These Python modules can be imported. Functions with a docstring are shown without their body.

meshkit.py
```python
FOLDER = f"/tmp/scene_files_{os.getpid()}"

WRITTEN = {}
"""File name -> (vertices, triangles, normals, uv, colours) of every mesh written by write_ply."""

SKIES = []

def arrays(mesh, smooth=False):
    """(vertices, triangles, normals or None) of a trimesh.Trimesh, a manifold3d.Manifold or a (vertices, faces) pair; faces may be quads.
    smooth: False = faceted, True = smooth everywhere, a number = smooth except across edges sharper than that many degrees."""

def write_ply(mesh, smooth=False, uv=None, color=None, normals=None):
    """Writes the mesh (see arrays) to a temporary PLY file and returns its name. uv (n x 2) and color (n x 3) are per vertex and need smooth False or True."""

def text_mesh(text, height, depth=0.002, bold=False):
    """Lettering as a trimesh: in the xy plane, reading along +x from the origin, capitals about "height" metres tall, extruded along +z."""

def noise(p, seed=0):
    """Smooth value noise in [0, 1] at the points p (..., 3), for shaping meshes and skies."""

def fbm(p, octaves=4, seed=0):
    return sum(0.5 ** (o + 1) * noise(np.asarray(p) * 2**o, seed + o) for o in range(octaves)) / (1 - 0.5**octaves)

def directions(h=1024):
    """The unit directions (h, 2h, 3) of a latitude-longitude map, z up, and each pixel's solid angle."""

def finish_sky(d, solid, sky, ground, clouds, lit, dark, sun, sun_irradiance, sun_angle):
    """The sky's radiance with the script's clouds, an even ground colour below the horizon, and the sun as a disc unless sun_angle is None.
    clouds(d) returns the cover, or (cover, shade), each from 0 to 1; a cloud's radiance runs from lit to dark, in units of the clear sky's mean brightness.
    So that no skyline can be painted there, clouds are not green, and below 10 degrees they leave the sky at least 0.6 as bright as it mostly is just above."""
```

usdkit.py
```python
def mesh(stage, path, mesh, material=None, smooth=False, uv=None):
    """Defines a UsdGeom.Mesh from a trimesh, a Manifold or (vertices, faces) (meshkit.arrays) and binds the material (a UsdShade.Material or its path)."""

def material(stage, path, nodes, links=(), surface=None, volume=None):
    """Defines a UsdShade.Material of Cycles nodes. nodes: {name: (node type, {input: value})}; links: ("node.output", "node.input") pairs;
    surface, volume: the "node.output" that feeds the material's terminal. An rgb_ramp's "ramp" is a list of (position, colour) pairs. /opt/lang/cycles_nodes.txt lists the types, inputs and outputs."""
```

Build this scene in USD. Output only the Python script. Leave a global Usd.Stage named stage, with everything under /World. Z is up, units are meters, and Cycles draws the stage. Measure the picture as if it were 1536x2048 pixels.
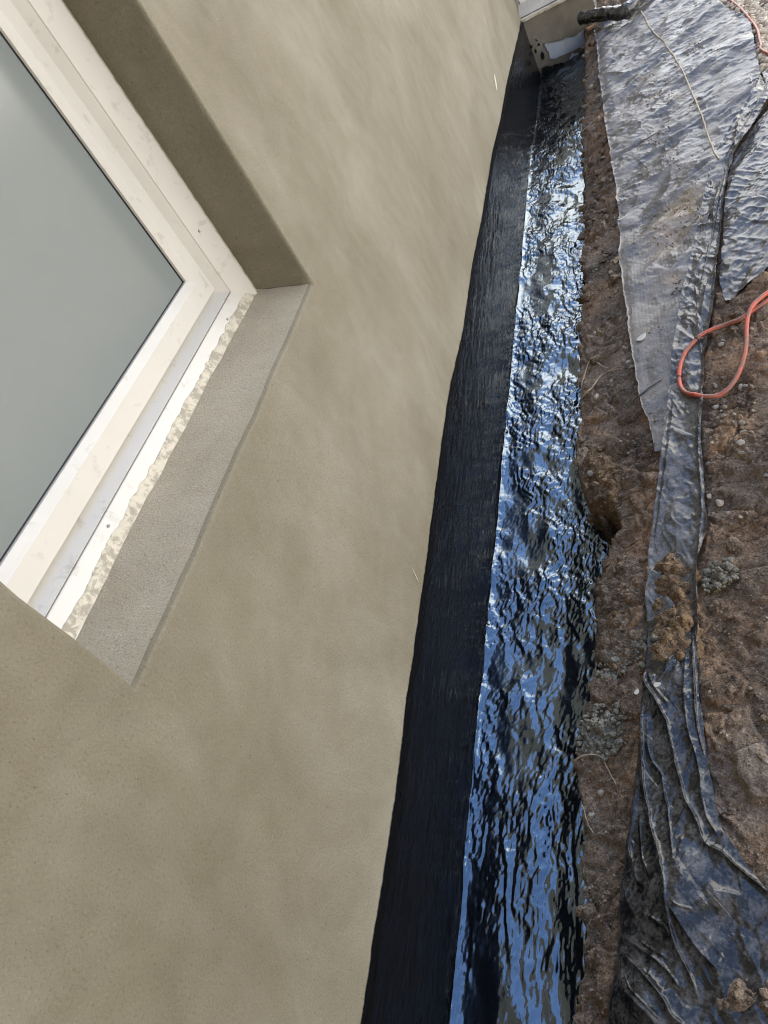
import math, random
import numpy as np, trimesh, usdkit
import meshkit as mk
from pxr import Usd, UsdGeom, UsdLux, UsdShade, Gf, Sdf
from scipy.spatial import cKDTree, Delaunay
from scipy.interpolate import LinearNDInterpolator, RegularGridInterpolator
import shapely
from shapely.geometry import Polygon, LineString

stage = Usd.Stage.CreateInMemory()
UsdGeom.SetStageUpAxis(stage, 'Z'); UsdGeom.SetStageMetersPerUnit(stage, 1.0)
UsdGeom.Xform.Define(stage, '/World'); UsdGeom.Scope.Define(stage, '/World/Looks')

# ------------------------------------------------------------------ camera, sky, sun, exposure
EXPOSURE = 1.85
SUN_EL, SUN_AZ = math.radians(46), math.atan2(-0.80, 0.60)      # sun behind the house: everything in view is in open shade
SKY = 0.15
CLOUD = (9.5, 8.9, 8.1)
cam = UsdGeom.Camera.Define(stage, '/World/camera')
cam.CreateHorizontalApertureAttr(36.0); cam.CreateVerticalApertureAttr(48.0)
cam.CreateFocalLengthAttr(36.0 * 1540 / 1536)
cam.CreateClippingRangeAttr(Gf.Vec2f(0.01, 1000))
cam.CreateExposureAttr(EXPOSURE)
R = np.array([[0.87294358, 0.16648079, -0.45853424], [-0.20906344, -0.72159188, -0.65999821], [-0.4407516, 0.67200395, -0.59510396]])                                          # rows: camera right, down, forward in world axes
m = np.eye(4); m[0, :3], m[1, :3], m[2, :3], m[3, :3] = R[0], -R[1], -R[2], (0.75, 0.0, 1.61)
UsdGeom.Xformable(cam).AddTransformOp().Set(Gf.Matrix4d(*m.ravel().tolist()))

dome = UsdLux.DomeLight.Define(stage, '/World/sky')
skym = usdkit.material(stage, '/World/Looks/sky', {
    'tc': ('texture_coordinate', {}),
    'sky': ('sky_texture', {'sky_type': 'single_scattering', 'sun_disc': False, 'sun_elevation': SUN_EL, 'sun_rotation': SUN_AZ,
                            'altitude': 100.0, 'air_density': 1.0, 'aerosol_density': 0.6, 'ozone_density': 2.4}),
    # scattered bright clouds, thicker towards the horizon
    'sep': ('separate_xyz', {}), 'zz': ('math', {'math_type': 'add', 'value2': 0.18}), 'cz': ('combine_xyz', {}), 'pr': ('vector_math', {'math_type': 'divide'}),
    'cn': ('noise_texture', {'scale': 1.15, 'detail': 7.0, 'roughness': 0.58, 'distortion': 0.3}),
    'low': ('map_range', {'from_min': 0.88, 'from_max': 0.35, 'to_min': -0.36, 'to_max': 0.14, 'clamp': True}),
    'add': ('math', {'math_type': 'add'}), 'cov': ('map_range', {'from_min': 0.50, 'from_max': 0.64, 'to_max': 0.9, 'clamp': True}),
    'cc': ('color', {'value': CLOUD}), 'mx': ('mix', {}),
    'bg': ('background_shader', {'strength': SKY})},
    [('tc.generated', 'sep.vector'), ('sep.z', 'zz.value1'), ('zz.value', 'cz.x'), ('zz.value', 'cz.y'), ('zz.value', 'cz.z'), ('tc.generated', 'pr.vector1'), ('cz.vector', 'pr.vector2'),
     ('pr.vector', 'cn.vector'), ('sep.z', 'low.value'), ('cn.fac', 'add.value1'), ('low.result', 'add.value2'), ('add.value', 'cov.value'), ('cov.result', 'mx.fac'),
     ('sky.color', 'mx.color1'), ('cc.color', 'mx.color2'), ('mx.color', 'bg.color')], surface='bg.background')
UsdShade.MaterialBindingAPI.Apply(dome.GetPrim()).Bind(skym)
dome.GetPrim().SetCustomDataByKey('kind', 'structure')
sun = UsdLux.DistantLight.Define(stage, '/World/sun')
sun.CreateIntensityAttr(0.6); sun.CreateAngleAttr(0.5); sun.CreateNormalizeAttr(True); sun.CreateColorAttr(Gf.Vec3f(1.0, 0.94, 0.84))
sd = np.array([math.sin(SUN_AZ) * math.cos(SUN_EL), math.cos(SUN_AZ) * math.cos(SUN_EL), math.sin(SUN_EL)])   # towards the sun
zx = np.cross([0, 0, 1], sd); zx /= np.linalg.norm(zx); zy = np.cross(sd, zx)
m = np.eye(4); m[0, :3], m[1, :3], m[2, :3] = zx, zy, sd; m[3, :3] = sd * 50
UsdGeom.Xformable(sun).AddTransformOp().Set(Gf.Matrix4d(*m.ravel().tolist()))

# ------------------------------------------------------------------ helpers
names = {}
def unique(path):
    if path not in names:
        names[path] = 0
        return path
    names[path] += 1
    return f'{path}_{names[path]:03d}'
def tag(p, label=None, cat=None, group=None, kind=None):
    p = p.GetPrim() if hasattr(p, 'GetPrim') else p
    for k, v in (('label', label), ('category', cat), ('group', group), ('kind', kind)):
        if v:
            p.SetCustomDataByKey(k, v)
    return p
def thing(name, label, cat, group=None, loc=None):
    x = UsdGeom.Xform.Define(stage, unique('/World/' + name))
    if loc is not None:
        x.AddTranslateOp().Set(Gf.Vec3d(*map(float, loc)))
    return tag(x, label, cat, group)
def obj(name, mesh, mat, parent=None, smooth=False):
    base = str(parent.GetPath()) if parent is not None else '/World'
    return usdkit.mesh(stage, unique(base + '/' + name), mesh, mat, smooth=smooth).GetPrim()
def M(name, nodes, links, surface):
    return usdkit.material(stage, '/World/Looks/' + name, nodes, links, surface=surface)
def grid(P):
    n, k = P.shape[:2]
    i = np.arange(n * k).reshape(n, k)
    q = np.stack([i[:-1, :-1], i[1:, :-1], i[1:, 1:], i[:-1, 1:]], -1).reshape(-1, 4)
    return P.reshape(-1, 3), q
def up(mesh):
    v, q = mesh
    a = v[q[:, 0]]; n = np.cross(v[q[:, 1]] - a, v[q[:, 2]] - a).sum(0)
    return (v, q) if n[2] > 0 else (v, q[:, ::-1])
def P3(x, y, z=0.0):
    x, y = np.broadcast_arrays(np.asarray(x, float), np.asarray(y, float))
    return np.stack([x, y, np.broadcast_to(z, x.shape)], -1)
def fbm(x, y, s, o=4, seed=0, sy=None):
    return mk.fbm(P3(np.asarray(x) * s, np.asarray(y) * (sy or s), seed * 7.31), o, seed)
def sst(a, b, t):
    t = np.clip((t - a) / (b - a), 0, 1)
    return t * t * (3 - 2 * t)
def curve(pts, n=8):
    """Catmull-Rom through the points."""
    p = np.asarray(pts, float)
    p = np.vstack([2 * p[0] - p[1], p, 2 * p[-1] - p[-2]])
    out = []
    for i in range(1, len(p) - 2):
        t = np.linspace(0, 1, n, endpoint=False)[:, None]
        a, b, c, d = p[i - 1:i + 3]
        out.append(0.5 * (2 * b + (c - a) * t + (2 * a - 5 * b + 4 * c - d) * t**2 + (3 * b - a - 3 * c + d) * t**3))
    return np.vstack(out + [p[-2][None]])
def tube(pts, r, k=8):
    p = np.asarray(pts, float); r = np.broadcast_to(np.asarray(r, float), (len(p),))
    t = np.gradient(p, axis=0); t /= np.linalg.norm(t, axis=1, keepdims=True) + 1e-12
    u = np.cross(t, [0.13, 0.21, 0.97]); u /= np.linalg.norm(u, axis=1, keepdims=True) + 1e-12
    w = np.cross(t, u)
    a = np.linspace(0, 2 * np.pi, k, endpoint=False)
    V = p[:, None] + r[:, None, None] * (np.cos(a)[None, :, None] * u[:, None] + np.sin(a)[None, :, None] * w[:, None])
    n = len(p); i = np.arange(n * k).reshape(n, k); j = np.roll(i, -1, 1)
    q = np.stack([i[:-1], j[:-1], j[1:], i[1:]], -1).reshape(-1, 4)
    f = np.vstack([q[:, [0, 1, 2]], q[:, [0, 2, 3]]])
    V = np.vstack([V.reshape(-1, 3), p[:1], p[-1:]])
    caps = [[i[0, b], (n * k), i[0, (b + 1) % k]] for b in range(k)] + [[i[-1, (b + 1) % k], n * k + 1, i[-1, b]] for b in range(k)]
    f = np.vstack([f, caps])
    return trimesh.Trimesh(V, f[:, ::-1] if False else f, process=False)
def cat(ms):
    ms = [m if isinstance(m, trimesh.Trimesh) else trimesh.Trimesh(m[0], np.vstack([m[1][:, [0, 1, 2]], m[1][:, [0, 2, 3]]]) if m[1].shape[1] == 4 else m[1], process=False) for m in ms]
    return trimesh.util.concatenate(ms)
ICO = [trimesh.creation.icosphere(k) for k in range(4)]
def rock(rng, size, sub=1, rough=0.28, flat=0.65, facets=7):
    v = ICO[sub].vertices.copy()
    for _ in range(facets):                                        # cut facets off a ball
        n = rng.normal(size=3); n /= np.linalg.norm(n); d = rng.uniform(0.55, 0.9)
        h = v @ n; v -= np.clip(h - d, 0, None)[:, None] * n
    v *= 1 + rough * (mk.fbm(v * 1.7 + rng.uniform(0, 90, 3), 2)[:, None] - 0.5)
    v = v * np.array([1, rng.uniform(0.6, 0.95), flat * rng.uniform(0.75, 1.1)]) * size
    a = rng.uniform(0, 6.28); c, s = math.cos(a), math.sin(a)
    v = v @ np.array([[c, s, 0], [-s, c, 0], [0, 0, 1]])
    b = rng.normal(0, 0.25); c, s = math.cos(b), math.sin(b)
    v = v @ np.array([[1, 0, 0], [0, c, s], [0, -s, c]])
    return v, ICO[sub].faces
def crumple(x, y, s, seed, sx=1.0, sy=1.0, rot=0.0):
    """Faceted creases: random heights on scattered points, joined by flat triangles. Cell size s metres, stretched sx, sy along axes turned by rot."""
    c, d = math.cos(rot), math.sin(rot)
    u, v = (x * c + y * d) / (s * sx), (-x * d + y * c) / (s * sy)
    r = np.random.default_rng(seed)
    u0, u1, v0, v1 = u.min() - 2, u.max() + 2, v.min() - 2, v.max() + 2
    n = int((u1 - u0) * (v1 - v0))
    pts = np.stack([r.uniform(u0, u1, n), r.uniform(v0, v1, n)], 1)
    f = LinearNDInterpolator(pts, r.uniform(-1, 1, n), fill_value=0.0)
    return f(u, v)
TREES = {}
def cells(x, y, s, seed):
    """Distance to the nearest and second nearest of one scattered point per s x s cell, in units of s, and the nearest point's number."""
    if (s, seed) not in TREES:
        r = np.random.default_rng(seed)
        nx, ny = int(1.75 / s), int(6.9 / s)
        gx, gy = np.meshgrid(np.arange(nx), np.arange(ny), indexing='ij')
        pts = np.stack([gx.ravel() + 0.15 / s + r.uniform(0, 1, nx * ny), gy.ravel() - 0.2 / s + r.uniform(0, 1, nx * ny)], 1)
        TREES[s, seed] = cKDTree(pts), r.uniform(0, 1, nx * ny)
    t, rnd = TREES[s, seed]
    d, i = t.query(np.stack([x.ravel() / s, y.ravel() / s], 1), k=2, workers=-1)
    return d[:, 0].reshape(x.shape), d[:, 1].reshape(x.shape), i[:, 0].reshape(x.shape), rnd

# ------------------------------------------------------------------ materials
GEO = ('geometry', {})
def noise(scale, detail=3, rough=0.55, dist=0.0):
    return ('noise_texture', {'scale': scale, 'detail': detail, 'roughness': rough, 'distortion': dist})
def mat_plaster(name, c0, c1, c2, fine=1.0):
    return M(name, {
        'g': GEO, 'big': noise(2.2, 4, 0.6, 0.4), 'mid': noise(5.5, 6, 0.68, 0.9), 'grain': noise(240, 4, 0.75), 'sand': noise(900, 2, 0.6), 'arc': ('wave_texture', {'wave_type': 'rings', 'rings_direction': 'x', 'scale': 5.0, 'distortion': 9.0, 'detail': 3.0, 'detail_scale': 0.7, 'detail_roughness': 0.6}), 'pit': noise(170, 2, 0.5), 'rp': ('rgb_ramp', {'ramp': [(0.26, (0.55, 0.54, 0.5)), (0.33, (1, 1, 1)), (0.68, (1, 1, 1)), (0.74, (1.3, 1.28, 1.22))]}), 'm4': ('mix', {'mix_type': 'multiply', 'fac': 0.7}), 'b4': ('bump', {'strength': 0.16, 'distance': 0.003}),
        'mp': ('mapping', {'rotation': (0.62, 0, 0), 'scale': (1, 22, 5)}), 'trowel': noise(1.6, 3, 0.6, 0.5),
        'r1': ('rgb_ramp', {'ramp': [(0.30, c0), (0.52, c1), (0.72, c2)]}),
        'r2': ('rgb_ramp', {'ramp': [(0.30, (0.90, 0.89, 0.84)), (0.52, (1, 1, 1)), (0.72, (1.08, 1.09, 1.13))]}),
        'r3': ('rgb_ramp', {'ramp': [(0.35, (0.985, 0.985, 0.98)), (0.6, (1.01, 1.01, 1.01))]}),
        'r4': ('rgb_ramp', {'ramp': [(0.28, (0.62, 0.61, 0.58)), (0.44, (0.97, 0.97, 0.97)), (0.60, (1.04, 1.04, 1.04)), (0.72, (1.40, 1.38, 1.32))]}),
        'm1': ('mix', {'mix_type': 'multiply', 'fac': 1.0}), 'm2': ('mix', {'mix_type': 'multiply', 'fac': 1.0}), 'm3': ('mix', {'mix_type': 'multiply', 'fac': 0.9}),
        'b1': ('bump', {'strength': 0.55 * fine, 'distance': 0.0022}), 'b2': ('bump', {'strength': 0.10, 'distance': 0.003}), 'b3': ('bump', {'strength': 0.5 * fine, 'distance': 0.0006}),
        'p': ('principled_bsdf', {'roughness': 0.85, 'specular_ior_level': 0.3})},
        [('g.position', n + '.vector') for n in ('big', 'mid', 'grain', 'sand', 'mp')] + [('mp.vector', 'trowel.vector'),
         ('big.fac', 'r1.fac'), ('mid.fac', 'r2.fac'), ('trowel.fac', 'r3.fac'), ('grain.fac', 'r4.fac'),
         ('r1.color', 'm1.color1'), ('r2.color', 'm1.color2'), ('m1.color', 'm2.color1'), ('r3.color', 'm2.color2'), ('m2.color', 'm3.color1'), ('r4.color', 'm3.color2'),
         ('g.position', 'arc.vector'), ('g.position', 'pit.vector'), ('pit.fac', 'rp.fac'), ('m3.color', 'm4.color1'), ('rp.color', 'm4.color2'), ('m4.color', 'p.base_color'), ('trowel.fac', 'b2.height'), ('b2.normal', 'b4.normal'), ('arc.fac', 'b4.height'), ('b4.normal', 'b1.normal'), ('grain.fac', 'b1.height'), ('b1.normal', 'b3.normal'), ('sand.fac', 'b3.height'), ('b3.normal', 'p.normal')], 'p.BSDF')
plaster = mat_plaster('plaster', (0.162, 0.140, 0.094), (0.203, 0.178, 0.125), (0.245, 0.219, 0.162))
sillplaster = mat_plaster('sill_plaster', (0.38, 0.322, 0.228), (0.455, 0.39, 0.285), (0.53, 0.46, 0.35), 2.4)
concrete = mat_plaster('concrete', (0.085, 0.075, 0.058), (0.145, 0.128, 0.10), (0.21, 0.19, 0.155))
bluegrey = mat_plaster('blue_grey_coat', (0.33, 0.36, 0.40), (0.38, 0.42, 0.47), (0.45, 0.48, 0.52), 0.6)
paleledge = mat_plaster('pale_ledge', (0.46, 0.40, 0.31), (0.60, 0.54, 0.44), (0.68, 0.62, 0.52), 1.0)

wet_tar = M('wet_tar', {
    'g': GEO, 'n1': noise(105, 2, 0.5, 1.2), 'n2': noise(230, 2, 0.5),
    'b1': ('bump', {'strength': 0.11, 'distance': 0.004}), 'b2': ('bump', {'strength': 0.03, 'distance': 0.002}),
    'p': ('principled_bsdf', {'base_color': (0.004, 0.004, 0.0045), 'roughness': 0.012, 'ior': 2.55, 'specular_tint': (0.70, 0.86, 1.0)})},
    [('g.position', 'n1.vector'), ('g.position', 'n2.vector'), ('n1.fac', 'b1.height'), ('b1.normal', 'b2.normal'), ('n2.fac', 'b2.height'), ('b2.normal', 'p.normal')], 'p.BSDF')
wall_tar = M('wall_tar', {
    'g': GEO, 'mp': ('mapping', {'rotation': (0.30, 0, 0), 'scale': (1, 8, 105)}), 'st': noise(2.6, 3, 0.6, 0.25),
    'mp2': ('mapping', {'rotation': (-0.15, 0, 0), 'scale': (1, 13, 190)}), 'st2': noise(2.2, 2, 0.6, 0.2),
    'pt': noise(5.0, 3, 0.6), 'rr': ('map_range', {'from_min': 0.35, 'from_max': 0.65, 'to_min': 0.04, 'to_max': 0.11, 'clamp': True}),
    'h1': ('map_range', {'from_min': 0.58, 'from_max': 0.80, 'clamp': True}), 'h2': ('map_range', {'from_min': 0.60, 'from_max': 0.80, 'clamp': True}),
    'b1': ('bump', {'strength': 1.0, 'distance': 0.006}), 'b2': ('bump', {'strength': 1.0, 'distance': 0.004}),
    'p': ('principled_bsdf', {'base_color': (0.003, 0.003, 0.0033), 'ior': 1.12})},
    [('g.position', 'mp.vector'), ('mp.vector', 'st.vector'), ('g.position', 'mp2.vector'), ('mp2.vector', 'st2.vector'), ('g.position', 'pt.vector'), ('pt.fac', 'rr.value'), ('rr.result', 'p.roughness'),
     ('st.fac', 'h1.value'), ('st2.fac', 'h2.value'), ('h1.result', 'b1.height'), ('b1.normal', 'b2.normal'), ('h2.result', 'b2.height'), ('b2.normal', 'p.normal')], 'p.BSDF')

def mat_soil(name, ramp, speck=(0.30, 0.27, 0.22), bump=1.0, speckat=0.66):
    return M(name, {
        'g': GEO, 'a': noise(7, 5, 0.62, 0.4), 'b': noise(55, 4, 0.65), 'c': noise(330, 3, 0.6), 'd': noise(150, 2, 0.5), 'v': ('voronoi_texture', {'scale': 150.0, 'randomness': 1.0}), 'vb': ('rgb_to_bw', {}), 'vr': ('map_range', {'from_min': 0.2, 'from_max': 0.8, 'to_min': 0.8, 'to_max': 1.22}), 'mv': ('mix', {'mix_type': 'multiply', 'fac': 1.0}), 'b3': ('bump', {'strength': 0.9 * bump, 'distance': 0.005, 'invert': True}),
        'mixn': ('mix_float', {'fac': 0.42}), 'r': ('rgb_ramp', {'ramp': ramp}),
        'rc': ('rgb_ramp', {'ramp': [(0.30, (0.55, 0.55, 0.55)), (0.5, (1, 1, 1)), (0.7, (1.35, 1.33, 1.3))]}),
        'rs': ('rgb_ramp', {'ramp': [(speckat, (0, 0, 0)), (speckat + 0.05, (1, 1, 1))]}), 'col': ('color', {'value': speck}),
        'm1': ('mix', {'mix_type': 'multiply', 'fac': 1.0}), 'm2': ('mix', {}),
        'b1': ('bump', {'strength': 1.0 * bump, 'distance': 0.009}), 'b2': ('bump', {'strength': 0.7 * bump, 'distance': 0.0018}),
        'p': ('principled_bsdf', {'roughness': 0.9, 'specular_ior_level': 0.25})},
        [('g.position', n + '.vector') for n in 'abcd'] + [('a.fac', 'mixn.a'), ('b.fac', 'mixn.b'), ('mixn.result', 'r.fac'), ('c.fac', 'rc.fac'), ('d.fac', 'rs.fac'),
         ('g.position', 'v.vector'), ('v.color', 'vb.color'), ('vb.val', 'vr.value'), ('vr.result', 'mv.color2'), ('r.color', 'mv.color1'), ('mv.color', 'm1.color1'), ('rc.color', 'm1.color2'), ('m1.color', 'm2.color1'), ('col.color', 'm2.color2'), ('rs.color', 'm2.fac'), ('m2.color', 'p.base_color'),
         ('b.fac', 'b1.height'), ('b1.normal', 'b3.normal'), ('v.distance', 'b3.height'), ('b3.normal', 'b2.normal'), ('c.fac', 'b2.height'), ('b2.normal', 'p.normal')], 'p.BSDF')
soil = mat_soil('soil', [(0.34, (0.115, 0.082, 0.054)), (0.46, (0.20, 0.145, 0.097)), (0.56, (0.265, 0.193, 0.13)), (0.68, (0.37, 0.275, 0.187))])
tansoil = mat_soil('tan_soil', [(0.34, (0.14, 0.085, 0.044)), (0.5, (0.23, 0.148, 0.08)), (0.66, (0.34, 0.23, 0.13))], (0.36, 0.29, 0.2), speckat=0.63)
mortar = mat_soil('mortar', [(0.34, (0.16, 0.14, 0.10)), (0.5, (0.245, 0.22, 0.165)), (0.66, (0.36, 0.33, 0.255))], (0.4, 0.38, 0.32))
def mat_stone(name, lo, hi, bump=0.5):
    return M(name, {'g': GEO, 'o': ('object_info', {}), 'n': noise(90, 4, 0.6), 'f': noise(500, 2, 0.6),
        'mx': ('mix_float', {'fac': 0.6}), 'r': ('rgb_ramp', {'ramp': [(0.2, lo), (0.8, hi)]}),
        'b': ('bump', {'strength': bump, 'distance': 0.002}), 'p': ('principled_bsdf', {'roughness': 0.8, 'specular_ior_level': 0.3})},
        [('g.position', 'n.vector'), ('g.position', 'f.vector'), ('n.fac', 'mx.a'), ('o.random', 'mx.b'), ('mx.result', 'r.fac'), ('r.color', 'p.base_color'), ('f.fac', 'b.height'), ('b.normal', 'p.normal')], 'p.BSDF')
stone_mats = [mat_stone('stone_grey', (0.20, 0.165, 0.12), (0.40, 0.345, 0.27)), mat_stone('stone_pale', (0.30, 0.25, 0.185), (0.50, 0.43, 0.33)), mat_stone('stone_brown', (0.09, 0.06, 0.042), (0.20, 0.14, 0.10))]
pebble_mat = mat_stone('pebble', (0.50, 0.40, 0.27), (0.74, 0.62, 0.46), 0.2)

def mat_film(name, base, dust, lo, hi, rough, ior=1.5, dustrough=0.6, scale=9.0, blobs=(), weave=False, stretch=(1, 1, 1), tan=(0.30, 0.22, 0.135), white=0.0):
    nodes = {'g': GEO, 'mp': ('mapping', {'scale': stretch}), 'a': noise(scale, 6, 0.68, 0.5), 'f': noise(160, 3, 0.7), 'mn': ('mix_float', {'fac': 0.35}),
        'r': ('map_range', {'from_min': lo, 'from_max': hi, 'clamp': True}), 'c1': ('color', {'value': base}), 'c2': ('color', {'value': dust}), 'm': ('mix', {}),
        'rr': ('map_range', {'from_min': 0.0, 'from_max': 1.0, 'to_min': rough, 'to_max': dustrough}),
        'b': ('bump', {'strength': 0.18, 'distance': 0.0012}), 'w': noise(38, 3, 0.6, 0.6), 'b0': ('bump', {'strength': 0.22, 'distance': 0.006}),
        'c3': ('color', {'value': tan}), 'mt': ('mix', {}), 'pw': ('map_range', {'from_min': 0.508, 'from_max': 0.545, 'to_max': white, 'clamp': True}), 'crest_glint': ('color', {'value': (0.55, 0.55, 0.57)}), 'mw': ('mix', {}), 'p': ('principled_bsdf', {'ior': ior})}  # white glint along fold crests is painted into the base colour by pointiness
    links = [('g.position', 'mp.vector'), ('mp.vector', 'a.vector'), ('g.position', 'f.vector'), ('g.position', 'w.vector'), ('a.fac', 'mn.a'), ('f.fac', 'mn.b'), ('mn.result', 'r.value'),
        ('c1.color', 'm.color1'), ('c2.color', 'm.color2'), ('r.result', 'm.fac'), ('r.result', 'rr.value'), ('rr.result', 'p.roughness'),
        ('w.fac', 'b0.height'), ('b0.normal', 'b.normal'), ('f.fac', 'b.height'), ('b.normal', 'p.normal'), ('m.color', 'mt.color1'), ('c3.color', 'mt.color2'), ('g.pointiness', 'pw.value'), ('pw.result', 'mw.fac'), ('mt.color', 'mw.color1'), ('crest_glint.color', 'mw.color2'), ('mw.color', 'p.base_color')]
    prev = None
    for i, (x, y, rad, amt) in enumerate(blobs):                   # patches of earth dust lying on the film
        nodes[f'd{i}'] = ('vector_math', {'math_type': 'distance', 'vector2': (x, y, 0.18)})
        nodes[f'k{i}'] = ('map_range', {'from_min': rad * 1.25, 'from_max': rad * 0.25, 'to_min': 0.0, 'to_max': amt * 2.8, 'clamp': True})
        nodes[f'x{i}'] = ('math', {'math_type': 'multiply', 'use_clamp': True})
        links += [('g.position', f'd{i}.vector1'), (f'd{i}.value', f'k{i}.value'), (f'k{i}.result', f'x{i}.value1'), ('mn.result', f'x{i}.value2')]
        if prev:
            nodes[f'y{i}'] = ('math', {'math_type': 'maximum'})
            links += [(prev, f'y{i}.value1'), (f'x{i}.value', f'y{i}.value2')]; prev = f'y{i}.value'
        else:
            prev = f'x{i}.value'
    if prev:
        links.append((prev, 'mt.fac'))
    else:
        nodes['mt'][1]['fac'] = 0.0
    if weave:
        nodes['wv'] = ('wave_texture', {'wave_type': 'bands', 'bands_direction': 'x', 'scale': 28.0, 'distortion': 1.5, 'detail': 2.0, 'detail_scale': 1.0})
        nodes['wb'] = ('bump', {'strength': 0.05, 'distance': 0.002})
        links.remove(('b.normal', 'p.normal'))
        links += [('g.position', 'wv.vector'), ('wv.fac', 'wb.height'), ('b.normal', 'wb.normal'), ('wb.normal', 'p.normal')]
    return M(name, nodes, links, 'p.BSDF')
film_dusty = mat_film('film_dusty', (0.085, 0.078, 0.070), (0.29, 0.25, 0.205), 0.42, 0.64, 0.23, 1.45, 0.55, 11.0, blobs=[(0.698, 2.784, 0.1, 0.9), (0.639, 2.681, 0.09, 0.5), (0.748, 2.86, 0.07, 0.9), (0.615, 2.592, 0.07, 0.35), (0.673, 3.945, 0.05, 0.5), (0.514, 2.159, 0.06, 0.15), (0.773, 3.823, 0.05, 0.5), (0.647, 4.247, 0.05, 0.4), (0.63, 2.383, 0.04, 0.7)], weave=True, stretch=(1, 0.6, 1))
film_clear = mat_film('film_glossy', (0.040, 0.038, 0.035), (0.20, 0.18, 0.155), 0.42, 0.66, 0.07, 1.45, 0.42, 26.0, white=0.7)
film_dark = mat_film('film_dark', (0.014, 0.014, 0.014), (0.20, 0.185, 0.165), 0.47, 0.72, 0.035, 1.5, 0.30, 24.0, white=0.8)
def plain(name, c, rough=0.5, var=0.08, scale=60, ior=1.5, bump=0.0, dirt=None):
    n = {'g': GEO, 'n': noise(scale, 4, 0.6), 'r': ('rgb_ramp', {'ramp': [(0.3, tuple(x * (1 - var) for x in c)), (0.7, tuple(x * (1 + var) for x in c))]}),
         'b': ('bump', {'strength': bump, 'distance': 0.001}), 'p': ('principled_bsdf', {'roughness': rough, 'ior': ior})}
    l = [('g.position', 'n.vector'), ('n.fac', 'r.fac'), ('n.fac', 'b.height'), ('b.normal', 'p.normal')]
    if dirt:
        n['n2'] = noise(dirt[1], 6, 0.72, 0.4); n['r2'] = ('map_range', {'from_min': dirt[2], 'from_max': dirt[2] + 0.09, 'to_max': dirt[3], 'clamp': True}); n['dc'] = ('color', {'value': dirt[0]}); n['dm'] = ('mix', {})
        l += [('g.position', 'n2.vector'), ('n2.fac', 'r2.value'), ('r2.result', 'dm.fac'), ('r.color', 'dm.color1'), ('dc.color', 'dm.color2'), ('dm.color', 'p.base_color')]
    else:
        l.append(('r.color', 'p.base_color'))
    return M(name, n, l, 'p.BSDF')
white_frame = plain('white_frame', (0.56, 0.53, 0.47), 0.34, 0.04, 6, bump=0.06, dirt=((0.34, 0.31, 0.255), 30, 0.57, 0.45))
caulk = plain('caulk', (0.50, 0.45, 0.35), 0.7, 0.08, 90, bump=0.5, dirt=((0.27, 0.235, 0.175), 60, 0.47, 0.85))
gasket = plain('gasket_rubber', (0.022, 0.022, 0.022), 0.5)
pane = plain('frosted_pane', (0.175, 0.19, 0.18), 0.16, 0.05, 2.2, bump=0.0, dirt=((0.5, 0.5, 0.48), 70, 0.70, 0.6))
metal = plain('screw_metal', (0.25, 0.24, 0.22), 0.35)
hose_mat = plain('hose_rubber', (0.56, 0.105, 0.055), 0.38, 0.12, 40, dirt=((0.20, 0.12, 0.075), 26, 0.44, 0.75))
black_plastic = plain('black_plastic', (0.012, 0.012, 0.013), 0.3)
twine_mat = plain('twine_fibre', (0.62, 0.50, 0.32), 0.8, 0.3, 160, bump=0.8)
root_mat = plain('root_bark', (0.46, 0.36, 0.24), 0.8, 0.3, 120, bump=0.6)
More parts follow.
